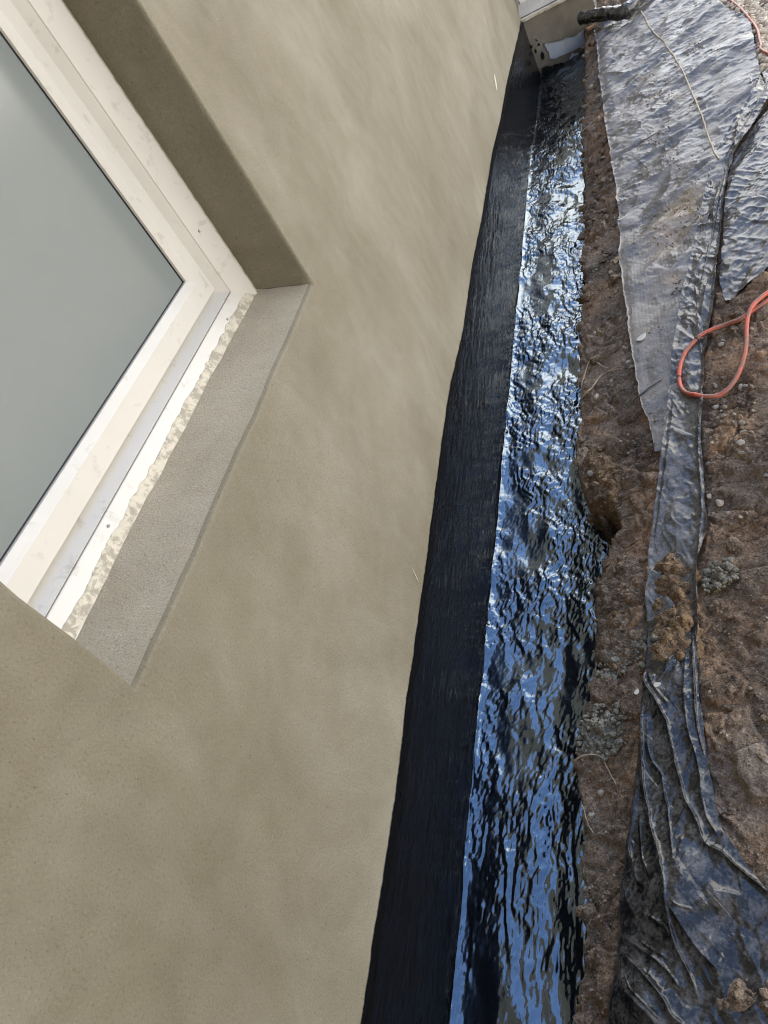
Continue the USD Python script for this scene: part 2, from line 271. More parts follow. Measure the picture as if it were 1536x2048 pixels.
wood = plain('wood_chip', (0.20, 0.115, 0.06), 0.8, 0.3, 90, bump=0.6)
leaf_mat = plain('pale_leaf', (0.50, 0.47, 0.40), 0.6, 0.1, 90)
orange_leaf = plain('orange_leaf', (0.55, 0.22, 0.03), 0.6, 0.2, 90)
straw_mat = plain('straw', (0.34, 0.245, 0.12), 0.8, 0.3, 120)
sky_glass = plain('window_glass', (0.03, 0.035, 0.04), 0.03, 0.02, 3, ior=1.9)
tar_blot = plain('tar_blot', (0.005, 0.005, 0.006), 0.12, 0.1, 40, bump=0.6)

# ------------------------------------------------------------------ ground shape
LIP = np.array([[-60, 0.27], [0.311, 0.2753], [0.419, 0.2771], [0.5396, 0.2753], [0.6548, 0.2733], [0.7611, 0.2668], [0.8288, 0.2754], [0.9241, 0.2924], [1.0119, 0.3162], [1.1223, 0.324], [1.2765, 0.3204], [1.6362, 0.2756], [1.7691, 0.2634], [2.0544, 0.2756], [2.3346, 0.2792], [2.7273, 0.2913], [3.3029, 0.2978], [3.936, 0.3007], [4.5921, 0.312], [5.0601, 0.3237], [60, 0.31]])                                            # (y, x of the bank's lip)
def lip_x(y):
    return np.interp(y, LIP[:, 0], LIP[:, 1]) + 0.028 * (fbm(y, 0 * y, 9, 4, 3) - 0.5) + 0.022 * (fbm(y, 0 * y, 38, 3, 4) - 0.5)
def notch(x, y):
    e = np.hypot((x - 0.30) / 0.095, (y - 1.40) / 0.125) + 1.3 * (fbm(x, y, 20, 4, 8) - 0.5)
    return 1 - sst(0.75, 1.05, e)
def smooth_ground(x, y):
    return 0.125 + 0.045 * sst(0.30, 0.50, x) + 0.035 * sst(0.5, 1.1, x) + 0.022 * (fbm(x, y, 2.2, 2, 11) - 0.5)
def xr(t, pts):
    p = np.asarray(pts); o = np.argsort(p[:, 1]); return np.interp(t, p[o, 1], p[o, 0])
A_L, A_R = np.array([[0.5154, 1.5874], [0.5074, 1.7023], [0.4928, 1.7954], [0.4812, 1.9169], [0.4755, 2.0979], [0.4686, 2.3612], [0.4613, 2.5961], [0.4683, 2.7732], [0.4699, 3.0131], [0.4702, 3.2359], [0.4569, 3.6019], [0.4445, 3.965], [0.4383, 4.3038], [0.4271, 4.615], [0.431, 4.9386], [0.425, 5.2189], [0.4141, 5.4507]]), np.array([[0.5264, 1.5641], [0.576, 1.7379], [0.6255, 1.9932], [0.6954, 2.3399], [0.7677, 2.6532], [0.946, 3.1461], [1.077, 3.6181], [1.1155, 4.0783], [1.1333, 4.3493], [1.0469, 4.7303], [0.8255, 5.3583], [0.7273, 5.4953]])
B_L, B_R = np.array([[0.31, -0.2], [0.329, 0.2909], [0.3464, 0.3538], [0.3655, 0.4375], [0.3642, 0.4776], [0.3786, 0.5627], [0.3978, 0.6544], [0.4194, 0.7533], [0.433, 0.8615], [0.4528, 0.9917], [0.4631, 1.1099], [0.4809, 1.2689], [0.4998, 1.378], [0.533, 1.5855], [0.5551, 1.7409], [0.5885, 1.9558], [0.6305, 2.1964], [0.696, 2.4904], [0.7609, 2.7607], [0.8324, 3.0672], [0.9286, 3.2725], [1.0345, 3.4882]]), np.array([[0.95, -0.2], [0.93, 0.2], [0.6152, 0.4882], [0.582, 0.5514], [0.5626, 0.5852], [0.552, 0.6474], [0.5511, 0.7632], [0.5492, 0.8482], [0.5584, 0.975], [0.5748, 1.1149], [0.5875, 1.1972], [0.6116, 1.2816], [0.6175, 1.3767], [0.628, 1.5507], [0.6478, 1.7018], [0.673, 1.9133], [0.7172, 2.0908], [0.7711, 2.4046], [0.8262, 2.7062], [0.888, 3.0131], [0.9603, 3.1194], [1.1141, 3.4441]])
C_OUT = np.array([[0.7566, 2.1506], [0.7576, 2.2989], [0.7968, 2.5257], [0.8265, 2.7158], [0.8885, 3.0237], [0.9639, 3.1507], [1.0543, 3.2935], [1.3, 3.6], [1.25, 2.6], [0.8923, 2.2534], [0.8451, 2.2126], [0.8144, 2.1899], [0.7837, 2.1671], [0.7612, 2.1424]])
polyA = Polygon(np.vstack([A_L, A_R[::-1]])).buffer(0)
polyB = Polygon(np.vstack([B_L, B_R[::-1]])).buffer(0)
polyC = Polygon(C_OUT).buffer(0)
sheets = shapely.union_all([polyA, polyB, polyC])
def sheet_mask(x, y, soft=0.02):
    """1 well inside a plastic sheet, 0 outside."""
    x, y = np.asarray(x, float), np.asarray(y, float); out = np.zeros(x.shape)
    b = sheets.bounds; k = (x > b[0]) & (x < b[2]) & (y > b[1]) & (y < b[3])
    pts = shapely.points(x[k], y[k]); ins = shapely.contains_xy(sheets, x[k], y[k])
    d = shapely.distance(sheets.boundary, pts)
    out[k] = np.where(ins, np.clip(d / soft, 0, 1), 0)
    return out
def soil_detail(x, y):
    wx, wy = x + 0.02 * (fbm(x, y, 18, 3, 21) - 0.5), y + 0.02 * (fbm(x, y, 18, 3, 22) - 0.5)
    d1, d2, i, rnd = cells(wx, wy, 0.034, 5)
    big = np.sqrt(np.clip(1 - (d1 / 0.66)**2, 0, 1)) * np.where(rnd[i] > 0.5, rnd[i], 0.10) * 0.013
    h1, h2, hi, rn3 = cells(wx + 0.02 * (fbm(x, y, 30, 2, 24) - 0.5), wy, 0.085, 9)
    slab_ = rn3[hi] * 0.020 * sst(0.0, 0.22, h2 - h1) * sst(0.42, 0.56, fbm(x, y, 5, 2, 34))
    e1, e2, j, rnd2 = cells(wx, wy, 0.011, 6)
    small = np.sqrt(np.clip(1 - (e1 / 0.6)**2, 0, 1)) * np.where(rnd2[j] > 0.5, rnd2[j], 0.1) * 0.0060
    c1, c2, _, _ = cells(wx, wy, 0.075, 7)
    crack = 0.010 * np.exp(-((c2 - c1) / 0.055)**2) * sst(0.5, 0.62, fbm(x, y, 7, 2, 33))
    rough = 0.35 + 0.65 * sst(0.38, 0.60, fbm(x, y, 6, 3, 31))
    return 0.024 * (fbm(x, y, 14, 5, 23) - 0.5) + rough * (big + small) + slab_ - crack + 0.003 * (fbm(x, y, 160, 2, 41) - 0.5)
def ground_z(x, y, detail=True):
    x, y = np.asarray(x, float), np.asarray(y, float)
    z = smooth_ground(x, y)
    if detail:
        far = 1 - sst(1.6, 2.2, x)
        mk_ = sheet_mask(x, y)
        k = (far > 0) & (y > -0.1) & (y < 6.6) & (x > 0.2)
        sd_ = np.zeros(x.shape); sd_[k] = soil_detail(x[k], y[k])
        z = z + far * sd_ * (1 - mk_) - 0.006 * mk_
    t = x - lip_x(y)
    z = -0.09 + (z + 0.09 - 0.03 * np.exp(-np.clip(t, 0, None) / 0.025)) * sst(-0.004, 0.022, t)
    return z - notch(x, y) * (z + 0.085 - 0.05 * fbm(x, y, 30, 3, 9))
def spread(a, b, h0, grow, hmax):
    out, h = [a], h0
    while out[-1] < b:
        out.append(out[-1] + h); h = min(h * (1 + grow), hmax)
    return np.array(out)
gx = np.concatenate([[-60, -20, -6, -1, 0.10, 0.2], np.arange(0.235, 0.62, 0.0028), np.arange(0.62, 1.0, 0.0042), np.arange(1.0, 1.7, 0.02), [1.8, 2, 2.4, 3, 4, 6, 10, 20, 40, 60]])
gy = np.concatenate([[-60, -20, -5, -1, -0.3, 0.0], spread(0.15, 2.2, 0.0028, 0.0006, 0.004), spread(2.21, 6.3, 0.0045, 0.002, 0.012), [6.5, 7, 8, 12, 20, 40, 60]])
X, Y = np.meshgrid(gx, gy, indexing='ij')
Z = ground_z(X, Y)
ground_pts = np.stack([X, Y, Z], -1)
GZ = RegularGridInterpolator((gx, gy), Z, bounds_error=False, fill_value=0.17)
def gz(x, y):
    return GZ(np.stack([np.asarray(x, float).ravel(), np.asarray(y, float).ravel()], 1))
gmat = M('ground', {
    'g': GEO, 'sx': ('separate_xyz', {}), 'a': noise(5, 5, 0.62, 0.4), 'b': noise(85, 5, 0.7), 'c': noise(320, 3, 0.6), 'd': noise(120, 2, 0.5), 'e': noise(2.8, 3, 0.6, 0.8), 'v': ('voronoi_texture', {'scale': 150.0, 'randomness': 1.0}), 'vb': ('rgb_to_bw', {}), 'vr': ('map_range', {'from_min': 0.2, 'from_max': 0.8, 'to_min': 0.82, 'to_max': 1.2}), 'mv': ('mix', {'mix_type': 'multiply', 'fac': 1.0}), 'b3': ('bump', {'strength': 0.5, 'distance': 0.005, 'invert': True}),
    'mixn': ('mix_float', {'fac': 0.30}),
    'r': ('rgb_ramp', {'ramp': [(0.36, (0.085, 0.062, 0.041)), (0.46, (0.215, 0.158, 0.108)), (0.56, (0.315, 0.235, 0.162)), (0.66, (0.45, 0.35, 0.25))]}),
    'rt': ('rgb_ramp', {'ramp': [(0.42, (0.92, 0.93, 0.95)), (0.64, (1.35, 1.12, 0.92))]}),
    'rc': ('rgb_ramp', {'ramp': [(0.30, (0.55, 0.55, 0.55)), (0.5, (1, 1, 1)), (0.7, (1.35, 1.33, 1.3))]}),
    'rs': ('rgb_ramp', {'ramp': [(0.66, (0, 0, 0)), (0.72, (1, 1, 1))]}), 'col': ('color', {'value': (0.24, 0.22, 0.18)}),
    'far': ('map_range', {'from_min': 1.35, 'from_max': 2.4, 'clamp': True}), 'fcol': ('color', {'value': (0.36, 0.30, 0.22)}),
    'm0': ('mix', {'mix_type': 'multiply', 'fac': 1.0}), 'm1': ('mix', {'mix_type': 'multiply', 'fac': 1.0}), 'm2': ('mix', {}), 'm3': ('mix', {}),
    'b1': ('bump', {'strength': 1.0, 'distance': 0.010}), 'b2': ('bump', {'strength': 0.9, 'distance': 0.003}),
    'p': ('principled_bsdf', {'roughness': 0.9, 'specular_ior_level': 0.25})},
    [('g.position', n + '.vector') for n in ('a', 'b', 'c', 'd', 'e', 'sx')] + [('a.fac', 'mixn.a'), ('b.fac', 'mixn.b'), ('mixn.result', 'r.fac'), ('c.fac', 'rc.fac'), ('d.fac', 'rs.fac'), ('e.fac', 'rt.fac'),
     ('r.color', 'm0.color1'), ('rt.color', 'm0.color2'), ('g.position', 'v.vector'), ('v.color', 'vb.color'), ('vb.val', 'vr.value'), ('vr.result', 'mv.color2'), ('m0.color', 'mv.color1'), ('mv.color', 'm1.color1'), ('rc.color', 'm1.color2'), ('m1.color', 'm2.color1'), ('col.color', 'm2.color2'), ('rs.color', 'm2.fac'),
     ('sx.x', 'far.value'), ('far.result', 'm3.fac'), ('m2.color', 'm3.color1'), ('fcol.color', 'm3.color2'), ('m3.color', 'p.base_color'),
     ('b.fac', 'b1.height'), ('b1.normal', 'b3.normal'), ('v.distance', 'b3.height'), ('b3.normal', 'b2.normal'), ('c.fac', 'b2.height'), ('b2.normal', 'p.normal')], 'p.BSDF')
ground = obj('ground', up(grid(ground_pts)), gmat, smooth=True)
tag(ground, kind='structure')

# ------------------------------------------------------------------ house wall with its window
house = thing('house_wall', 'beige sand-rendered house wall with recessed white window and black tarred base', 'wall')
OY0, OY1, OZ0, OZ1 = 0.443, 1.42, 1.03, 2.2                          # the opening's outer edges
WEND, WTOP = 5.75, 3.4
def face_to(mesh, d):
    vv, qq = mesh; a = vv[qq[:, 0]]; n = np.cross(vv[qq[:, 1]] - a, vv[qq[:, 2]] - a).sum(0)
    return (vv, qq) if n @ np.array(d) > 0 else (vv, qq[:, ::-1])
def wob(v):
    v = np.asarray(v, float).copy()
    v[:, 0] += 0.0030 * (mk.fbm(v * 2.3 + 5, 3, 51) - 0.5) + 0.0012 * (mk.fbm(v * 11 + 3, 2, 52) - 0.5)
    v[:, 1] += 0.0065 * (mk.fbm(v * np.array([9, 9, 9]) + 31, 3, 53) - 0.5)
    v[:, 2] += 0.0075 * (mk.fbm(v * np.array([9, 9, 9]) + 77, 3, 54) - 0.5)
    return v
r = 0.007
fy = np.unique(np.concatenate([np.arange(-1.15, OY0 - r, 0.06), np.linspace(OY0 - r, OY1 + r, 60), np.arange(OY1 + r, WEND, 0.05), [WEND]]))
fz = np.unique(np.concatenate([np.arange(-0.05, OZ0 - 0.012, 0.05), np.linspace(OZ0 - 0.012, OZ1 + r, 60), np.arange(OZ1 + r, WTOP, 0.1), [WTOP]]))
YY, ZZ = np.meshgrid(fy, fz, indexing='ij')
v, q = grid(np.stack([np.zeros_like(YY), YY, ZZ], -1))
cy, cz = v[q].mean(1)[:, 1], v[q].mean(1)[:, 2]
q = q[~((cy > OY0 - r) & (cy < OY1 + r) & (cz > OZ0 - 0.012) & (cz < OZ1 + r))]
front = (wob(v), q)
rings = []
ny, nz = 59, 59
prof = [(0, r, 0.012), (-0.0008, 0.0035, 0.0085), (-0.0030, 0.0012, 0.0042), (-0.008, 0, 0.001)] + [(x, 0, -0.30 * (-x - 0.007) + 0.001) for x in (-0.02, -0.04, -0.06, -0.08, -0.10, -0.12, -0.14, -0.175)]
for x, o, oz in prof:
    y0, y1, z0, z1 = OY0 - o, OY1 + o, OZ0 - oz, OZ1 + o
    yy, zz = np.linspace(y0, y1, ny + 1), np.linspace(z0, z1, nz + 1)
    loop = np.vstack([np.stack([yy[:-1], np.full(ny, z0)], 1), np.stack([np.full(nz, y1), zz[:-1]], 1), np.stack([yy[:0:-1], np.full(ny, z1)], 1), np.stack([np.full(nz, y0), zz[:0:-1]], 1)])
    rings.append(np.column_stack([np.full(len(loop), x), loop]))
rings = np.array(rings); rings = np.concatenate([rings, rings[:, :1]], 1)
rim = rings[:4, :ny + 1]; bot = rings[3:, :ny + 1]; rest = rings[:, ny:]
rv, rq = grid(rest); reveal = (wob(rv), rq)
bv, bq = grid(bot); bv = wob(bv); bv[:, 2] += (0.0050 * (mk.fbm(bv * np.array([14, 14, 14]), 3, 55) - 0.5) + 0.006 * (mk.fbm(bv * np.array([40, 5, 5]), 2, 56) - 0.5)) * np.clip((-bv[:, 0] - 0.010) / 0.02, 0, 1)
rimv, rimq = grid(rim); rimm = (wob(rimv), rimq)
def merged(ms):
    t = cat(ms); t.merge_vertices(digits_vertex=5); t.fix_normals(); return t
body = trimesh.creation.box((6.0, 17.0, 3.42)); body.apply_translation((-3.19, 5.5, 1.65))
pl = obj('plaster', merged([front, reveal, rimm]), plaster, house, smooth=35)
tag(obj('window_sill', face_to((bv, bq), (0.3, 0, 1)), sillplaster, house, smooth=True), 'sloping rendered sill, paler and sandier than the wall')
obj('wall_core', body, plaster, house)
for a, b, w_ in [([4.209, 0.525], [4.1132, 0.4741], 0.012), ([1.1039, 0.4481], [1.0905, 0.4067], 0.0012)]:                                          # pale trowel smears
    a, b = np.array(a), np.array(b); t_ = np.linspace(0, 1, 12); c_ = a + (b - a) * t_[:, None]; n_ = np.array([-(b - a)[1], (b - a)[0]]) / np.linalg.norm(b - a)
    wd = w_ * np.sin(np.pi * t_)**0.6 * (0.6 + 0.8 * fbm(t_, 0 * t_ + a[0], 5, 2, 60))
    l_, r_ = c_ + n_ * wd[:, None], c_ - n_ * wd[:, None]
    P_ = np.stack([np.column_stack([np.full(12, 0.0026), l_]), np.column_stack([np.full(12, 0.0026), r_])], 1)
    obj('plaster_smear', face_to(grid(P_), (1, 0, 0)), paleledge, house)
shade_block = trimesh.creation.box((9.5, 4.0, 6.0)); shade_block.apply_translation((-1.3, -3.1, 2.94))  # unseen block behind the camera, added to shade the jamb and near wall
obj('side_wing', shade_block, plaster, house)
# tar on the wall
ty = spread(-0.6, WEND, 0.004, 0.0012, 0.014)
TT = np.array([[-1, 0.34], [0.2311, 0.3501], [0.3532, 0.3533], [0.486, 0.3546], [0.6468, 0.3593], [0.8042, 0.374], [0.9765, 0.381], [1.1584, 0.3896], [1.3811, 0.4037], [1.5654, 0.4123], [1.8222, 0.4208], [2.1322, 0.4048], [2.5569, 0.4194], [2.8825, 0.4095], [3.5361, 0.4158], [3.9363, 0.3964], [4.4176, 0.3965], [5.4992, 0.3535], [5.8, 0.3535]])
top = np.interp(ty, TT[:, 0], TT[:, 1]) + 0.006 * (fbm(ty, 0 * ty, 25, 4, 61) - 0.5) + 0.004 * (fbm(ty, 0 * ty, 150, 2, 62) - 0.5)
s = np.linspace(0, 1, 150)
TZ = 0.0 + s[None] * top[:, None]
tx = 0.0045 + 0.0035 * (fbm(ty[:, None] + 0 * TZ, TZ, 10, 3, 63, 50) - 0.5) + 0.0030 * (fbm(ty[:, None] + 0 * TZ, TZ + 0.3 * ty[:, None], 5, 2, 64, 14) - 0.5) + 0.0022 * np.clip(fbm(ty[:, None] + 0 * TZ, TZ + 0.30 * ty[:, None], 11, 3, 65, 130) - 0.60, 0, 1) + 0.0016 * np.clip(fbm(ty[:, None] + 0 * TZ, TZ + 0.12 * ty[:, None], 16, 3, 66, 170) - 0.60, 0, 1)
tx = 0.001 + tx * (0.25 + 0.75 * sst(1.0, 0.94, s))[None]
tv = np.stack([tx, np.repeat(ty[:, None], len(s), 1), TZ], -1)
obj('tar_coating', face_to(grid(tv), (1, 0, 0)), wall_tar, house, smooth=True)
# window: profile rings going inwards from the opening; o = inward offset, x = depth
WZ0, WY0 = 1.04, OY0 - 0.10
def ring_parts(profile):
    """Four mitred members with the profile [(o, x), ...]."""
    o = np.array([p[0] for p in profile]); x = np.array([p[1] for p in profile])
    def rect(o):
        return np.stack([np.stack([WY0 + o, WZ0 + o], -1), np.stack([OY1 - o, WZ0 + o], -1), np.stack([OY1 - o, OZ1 - o], -1), np.stack([WY0 + o, OZ1 - o], -1)])
    c = rect(o); out = []
    for k in range(4):
        a, b = c[k], c[(k + 1) % 4]
        va, vb = np.column_stack([x, a]), np.column_stack([x, b])
        n = len(o); V = np.vstack([va, vb])
        Q = np.array([[i, i + 1, n + i + 1, n + i] for i in range(n - 1)])
        t = cat([(V, Q)])
        want = np.array([1.0, 0, 0])
        if (t.area_faces[:, None] * t.face_normals).sum(0) @ want < 0:
            t.invert()
        out.append(t)
    return out
sub = [(0.0, -0.175), (0.0, -0.1245), (0.0015, -0.123), (0.012, -0.123), (0.0135, -0.1245), (0.0135, -0.16)]
win = obj('window', cat(ring_parts(sub)), caulk, house)
tag(win, 'white framed window with frosted grey pane')
for t in ring_parts([(0.0142, -0.16), (0.0142, -0.1185), (0.0155, -0.118), (0.0630, -0.1390), (0.0640, -0.1402), (0.0640, -0.150)]):
    obj('frame_member', t, white_frame, win)
for t in ring_parts([(0.0640, -0.151), (0.0662, -0.151), (0.0662, -0.1400), (0.0672, -0.1392), (0.0915, -0.1680), (0.0918, -0.1700)]):
    obj('frame_rebate', t, white_frame, win)
for t in ring_parts([(0.0935, -0.170), (0.0935, -0.1495), (0.0945, -0.148), (0.1340, -0.1455), (0.1355, -0.1463), (0.1500, -0.1550), (0.1505, -0.160)]):
    obj('sash_rail', t, white_frame, win)
obj('gasket', cat(ring_parts([(0.1500, -0.1605), (0.1503, -0.1595), (0.1518, -0.1595), (0.1526, -0.163)])), gasket, win)
gp = cat([(np.array([[-0.1622, WY0 + 0.15, WZ0 + 0.15], [-0.1622, OY1 - 0.15, WZ0 + 0.15], [-0.1622, OY1 - 0.15, OZ1 - 0.15], [-0.1622, WY0 + 0.15, OZ1 - 0.15]]), np.array([[0, 1, 2, 3]]))])
obj('frosted_pane', gp, pane, win)
for (y, z, x) in ((OY1 - 0.045, 1.235, -0.1312), (1.275, WZ0 + 0.045, -0.1312), (0.70, WZ0 + 0.052, -0.1342)):
    sc = trimesh.creation.cylinder(0.0032, 0.0016, sections=14); sc.apply_transform(trimesh.transformations.rotation_matrix(math.pi / 2, (0, 1, 0))); sc.apply_translation((x, y, z))
    obj('screw', sc, metal, win)
# caulk smear along the foot of the frame
yy = np.arange(OY0, OY1 - 0.012, 0.004)
h = 0.0065 + 0.008 * (fbm(yy, 0 * yy, 55, 4, 71) - 0.3)
xb = lambda o: -0.118 - 0.021 * (o - 0.0155) / 0.0475 + 0.0008        # just proud of the frame member's face
cs = np.stack([np.column_stack([np.full(len(yy), xb(0.022)), yy, np.full(len(yy), WZ0 + 0.022)]),
               np.column_stack([xb(0.033 + 0.5 * h), yy, WZ0 + 0.033 + 0.5 * h]), np.column_stack([xb(0.033 + h), yy, WZ0 + 0.033 + h]), np.column_stack([xb(0.033 + h) - 0.002, yy, WZ0 + 0.0335 + h])], 1)
obj('caulk_bead', face_to(grid(cs), (1, 0, 0.5)), caulk, win, smooth=True)

# ------------------------------------------------------------------ footing and wet tar
foot = thing('footing', 'concrete footing shelf along the wall base under glossy wet black tar', 'footing')
fb = trimesh.creation.box((0.30, 9.0, 0.16)); fb.apply_translation((0.15, 1.25, -0.145))
obj('concrete_slab', fb, concrete, foot)
wx = np.concatenate([np.linspace(0.0, 0.03, 14), np.arange(0.0325, 0.40, 0.0025)])
wy = spread(-0.2, 5.75, 0.0026, 0.0012, 0.010)
WX, WY = np.meshgrid(wx, wy, indexing='ij')
def tar_wave(x, y):
    u = x + 0.010 * (fbm(x, y, 16, 2, 84) - 0.5)
    st = sst(1.5, 0.3, y)                                           # nearest the viewer the tar has run in long streaks
    k = 0.18 + 1.0 * sst(0.38, 0.60, fbm(x, y, 9, 3, 80))
    def tri(p):                                                     # ridges with one steep and one gentle side
        p = p - np.floor(p)
        return np.where(p < 0.30, p / 0.30, (1 - p) / 0.70)
    p1 = x / 0.060 + 3.4 * ((1 - st) * fbm(u, y + 0.5 * x, 22, 3, 81, 20) + st * fbm(u, y + 0.2 * x, 22, 3, 86, 7)) + y * 2.0 * (1 - st)
    p2 = x / 0.040 - y * 4.0 * (1 - st) + 4.2 * ((1 - st) * fbm(u, y - 0.4 * x, 50, 3, 82, 44) + st * fbm(u, y, 50, 3, 88, 16))
    a = 0.0034 * tri(p1) + 0.0018 * tri(p2)
    return a * k + 0.0016 * (1 - np.abs(2 * fbm(u, y, 75, 2, 87, 55) - 1))**2 * (0.3 + k) + 0.0190 * (fbm(u, y + 0.5 * x, 19, 2, 83, 11) - 0.5) + 0.007 * (fbm(x, y, 6, 2, 89, 4) - 0.5)
def tar_slope(x, y):
    """The poured tar's fall across the footing: it sags and pools differently along the wall."""
    x = x + 0.05 * (fbm(x, y, 9, 2, 93, 3.5) - 0.5)
    near = 0.07 - 0.24 * sst(0.085, 0.115, x) + 0.32 * sst(0.195, 0.23, x)
    mid = -0.120 + 0.24 * sst(0.21, 0.24, x)
    far = -0.145 + 0.11 * sst(0.05, 0.08, x) - 0.13 * sst(0.12, 0.15, x)
    n = sst(1.25, 0.65, y); f = sst(1.8, 2.3, y)
    return (n * near + (1 - n) * ((1 - f) * mid + f * far)) * sst(4.4, 3.6, y) + 0.13 * sst(3.8, 4.6, y)
SL = tar_slope(WX, WY)
DXs = np.diff(wx, prepend=0.0)[:, None]
WZ = 0.020 - 0.045 * sst(4.3, 5.2, WY) + np.cumsum(SL * DXs, 0) + 0.014 * np.exp(-WX / 0.006) + tar_wave(WX, WY) + 0.0030 * np.exp(-((WX - 0.010) / 0.005)**2) * (fbm(WX * 0, WY, 60, 3, 85))
tag(obj('wet_tar', up(grid(np.stack([WX, WY, WZ], -1))), wet_tar, foot, smooth=True), 'rippled glossy black tar, still wet, mirroring blue sky')

# ------------------------------------------------------------------ bay at the far end
bay = thing('bay_base', 'grey rendered bay base at the far end of the trench with peeling blue-grey patches', 'wall')
BY = 5.752
def slab(poly, y, thick, seed=0, mat=concrete, name='render_coat', label=None):
    """A flat piece facing -y with outline (x, z) and thickness."""
    pg = Polygon(poly).buffer(0)
    if pg.geom_type != 'Polygon':
        pg = max(pg.geoms, key=lambda g: g.area)
    t = trimesh.creation.extrude_polygon(pg, thick, engine='earcut')
    w = t.vertices.copy(); t.vertices = np.stack([w[:, 0], y - w[:, 2], w[:, 1]], 1); t.fix_normals()
    o = obj(name, t, mat, bay); tag(o, label); return o
def ragged(pts, amp, step=0.008, seed=0):
    l = LineString(pts); n = max(2, int(l.length / step)); rr = np.random.default_rng(seed)
    p = np.array([l.interpolate(i / n, normalized=True).coords[0] for i in range(n + 1)])
    return p + rr.normal(0, amp, p.shape)
BX1 = 0.44
core = trimesh.creation.box((BX1, 1.6, 0.42)); core.apply_translation((BX1 / 2, BY + 0.8, 0.15)); obj('bay_core', core, concrete, bay)
top_edge = [[-0.0055, 0.3267], [0.3558, 0.2979]]
slab(np.vstack([ragged([[-0.0084, 0.3098], [-0.0205, 0.084], [0.0093, 0.0444], [0.0679, 0.1256], [0.081, 0.1633], [0.1543, 0.1477], [0.2029, 0.1373], [0.2425, 0.1402], [0.2751, 0.1219], [0.3619, 0.1357]], 0.002, seed=1), [(BX1, 0.36), (0.002, 0.36)]]), BY, 0.012, mat=concrete)
slab(ragged([[0.0858, 0.158], [0.128, 0.1662], [0.1541, 0.1663], [0.1739, 0.1478], [0.2037, 0.14], [0.2386, 0.1481], [0.2567, 0.1244], [0.3223, 0.1302], [0.3698, 0.141], [0.3385, 0.08], [0.3298, 0.041], [0.2112, 0.0433], [0.1206, 0.0474], [0.0929, 0.0634], [0.0984, 0.0989], [0.0858, 0.158]], 0.0015, seed=2), BY, 0.004, mat=bluegrey, name='blue_grey_patch')
slab(ragged([[0.231, 0.0341], [0.2482, 0.0166], [0.279, 0.0117], [0.2627, -0.0407], [0.2155, -0.0348], [0.1971, -0.0104], [0.231, 0.0341]], 0.0015, seed=3), BY, 0.0035, mat=bluegrey, name='blue_grey_patch')
for k, pp in enumerate([[[0.0248, 0.0308], [0.0614, 0.03], [0.0951, 0.0112], [0.0876, -0.0209], [0.0451, -0.0176], [0.0071, -0.0099], [0.0248, 0.0308]], [[0.0999, 0.0154], [0.1591, 0.0041], [0.2145, -0.0279], [0.1871, -0.0313], [0.1426, -0.0056], [0.1097, -0.0149], [0.0904, -0.0125], [0.0999, 0.0154]], [[0.2713, -0.013], [0.2934, -0.0044], [0.2911, -0.0538], [0.2625, -0.0726], [0.2713, -0.013]], [[0.0516, 0.2111], [0.0613, 0.1974], [0.0517, 0.1926], [0.046, 0.2045], [0.0516, 0.2111]], [[0.009, 0.1938], [0.0175, 0.1805], [0.0041, 0.1617], [0.0059, 0.1796], [0.009, 0.1938]], [[0.027, 0.1604], [0.0325, 0.1421], [0.0242, 0.1302], [0.0174, 0.1428], [0.027, 0.1604]], [[0.0584, 0.1269], [0.0679, 0.1067], [0.0613, 0.0781], [0.0451, 0.0792], [0.0441, 0.1051], [0.0584, 0.1269]], [[0.0545, 0.1819], [0.0642, 0.1681], [0.0564, 0.1592], [0.0515, 0.1696], [0.0545, 0.1819]], [[0.2082, -0.0475], [0.2408, -0.0689], [0.2377, -0.0998], [0.2129, -0.0948], [0.2082, -0.0475]]]):
    slab(ragged(pp, 0.0015, 0.006, seed=5 + k), BY - 0.003, 0.012, mat=tar_blot, name='tar_blot')
# ledge: pale sloping top with a chipped front edge, then the window above it
lx = np.linspace(-0.01, BX1 + 0.03, 60); ly = np.linspace(0, 1, 12)
LXg, LYg = np.meshgrid(lx, ly, indexing='ij')
fe = 0.010 * (fbm(lx, 0 * lx, 40, 3, 91) - 0.5)
led_top = np.stack([LXg, BY - 0.03 + fe[:, None] * (1 - LYg) + 0.24 * LYg, 0.352 + 0.055 * LYg + 0.006 * (fbm(LXg, LYg * 0.24, 30, 3, 92) - 0.5)], -1)
led_front = np.stack([led_top[:, :1] * np.array([1, 1, 1]), led_top[:, :1] - np.array([0, -0.004, 0.022])], 1)[:, :, 0]
obj('ledge', cat([up(grid(led_top)), face_to(grid(np.stack([led_top[:, 0], led_top[:, 0] - np.array([0, -0.012, 0.018])], 1)), (0, -1, 0))]), paleledge, bay, smooth=30)
bw = trimesh.creation.box((BX1 - 0.02, 1.2, 0.62)); bw.apply_translation((BX1 / 2 - 0.01, BY + 0.86, 0.69)); obj('bay_wall', bw, plaster, bay)
def boxm(x0, x1, y0, y1, z0, z1):
    b = trimesh.creation.box((x1 - x0, y1 - y0, z1 - z0)); b.apply_translation(((x0 + x1) / 2, (y0 + y1) / 2, (z0 + z1) / 2)); return b
bfr = obj('bay_window', cat([boxm(0.004, 0.034, BY + 0.17, BY + 0.25, 0.40, 0.94), boxm(0.034, 0.40, BY + 0.20, BY + 0.25, 0.40, 0.425), boxm(0.37, 0.40, BY + 0.17, BY + 0.25, 0.426, 0.94)]), white_frame, bay)
obj('bay_glass', boxm(0.036, 0.368, BY + 0.215, BY + 0.225, 0.426, 0.92), sky_glass, bfr)

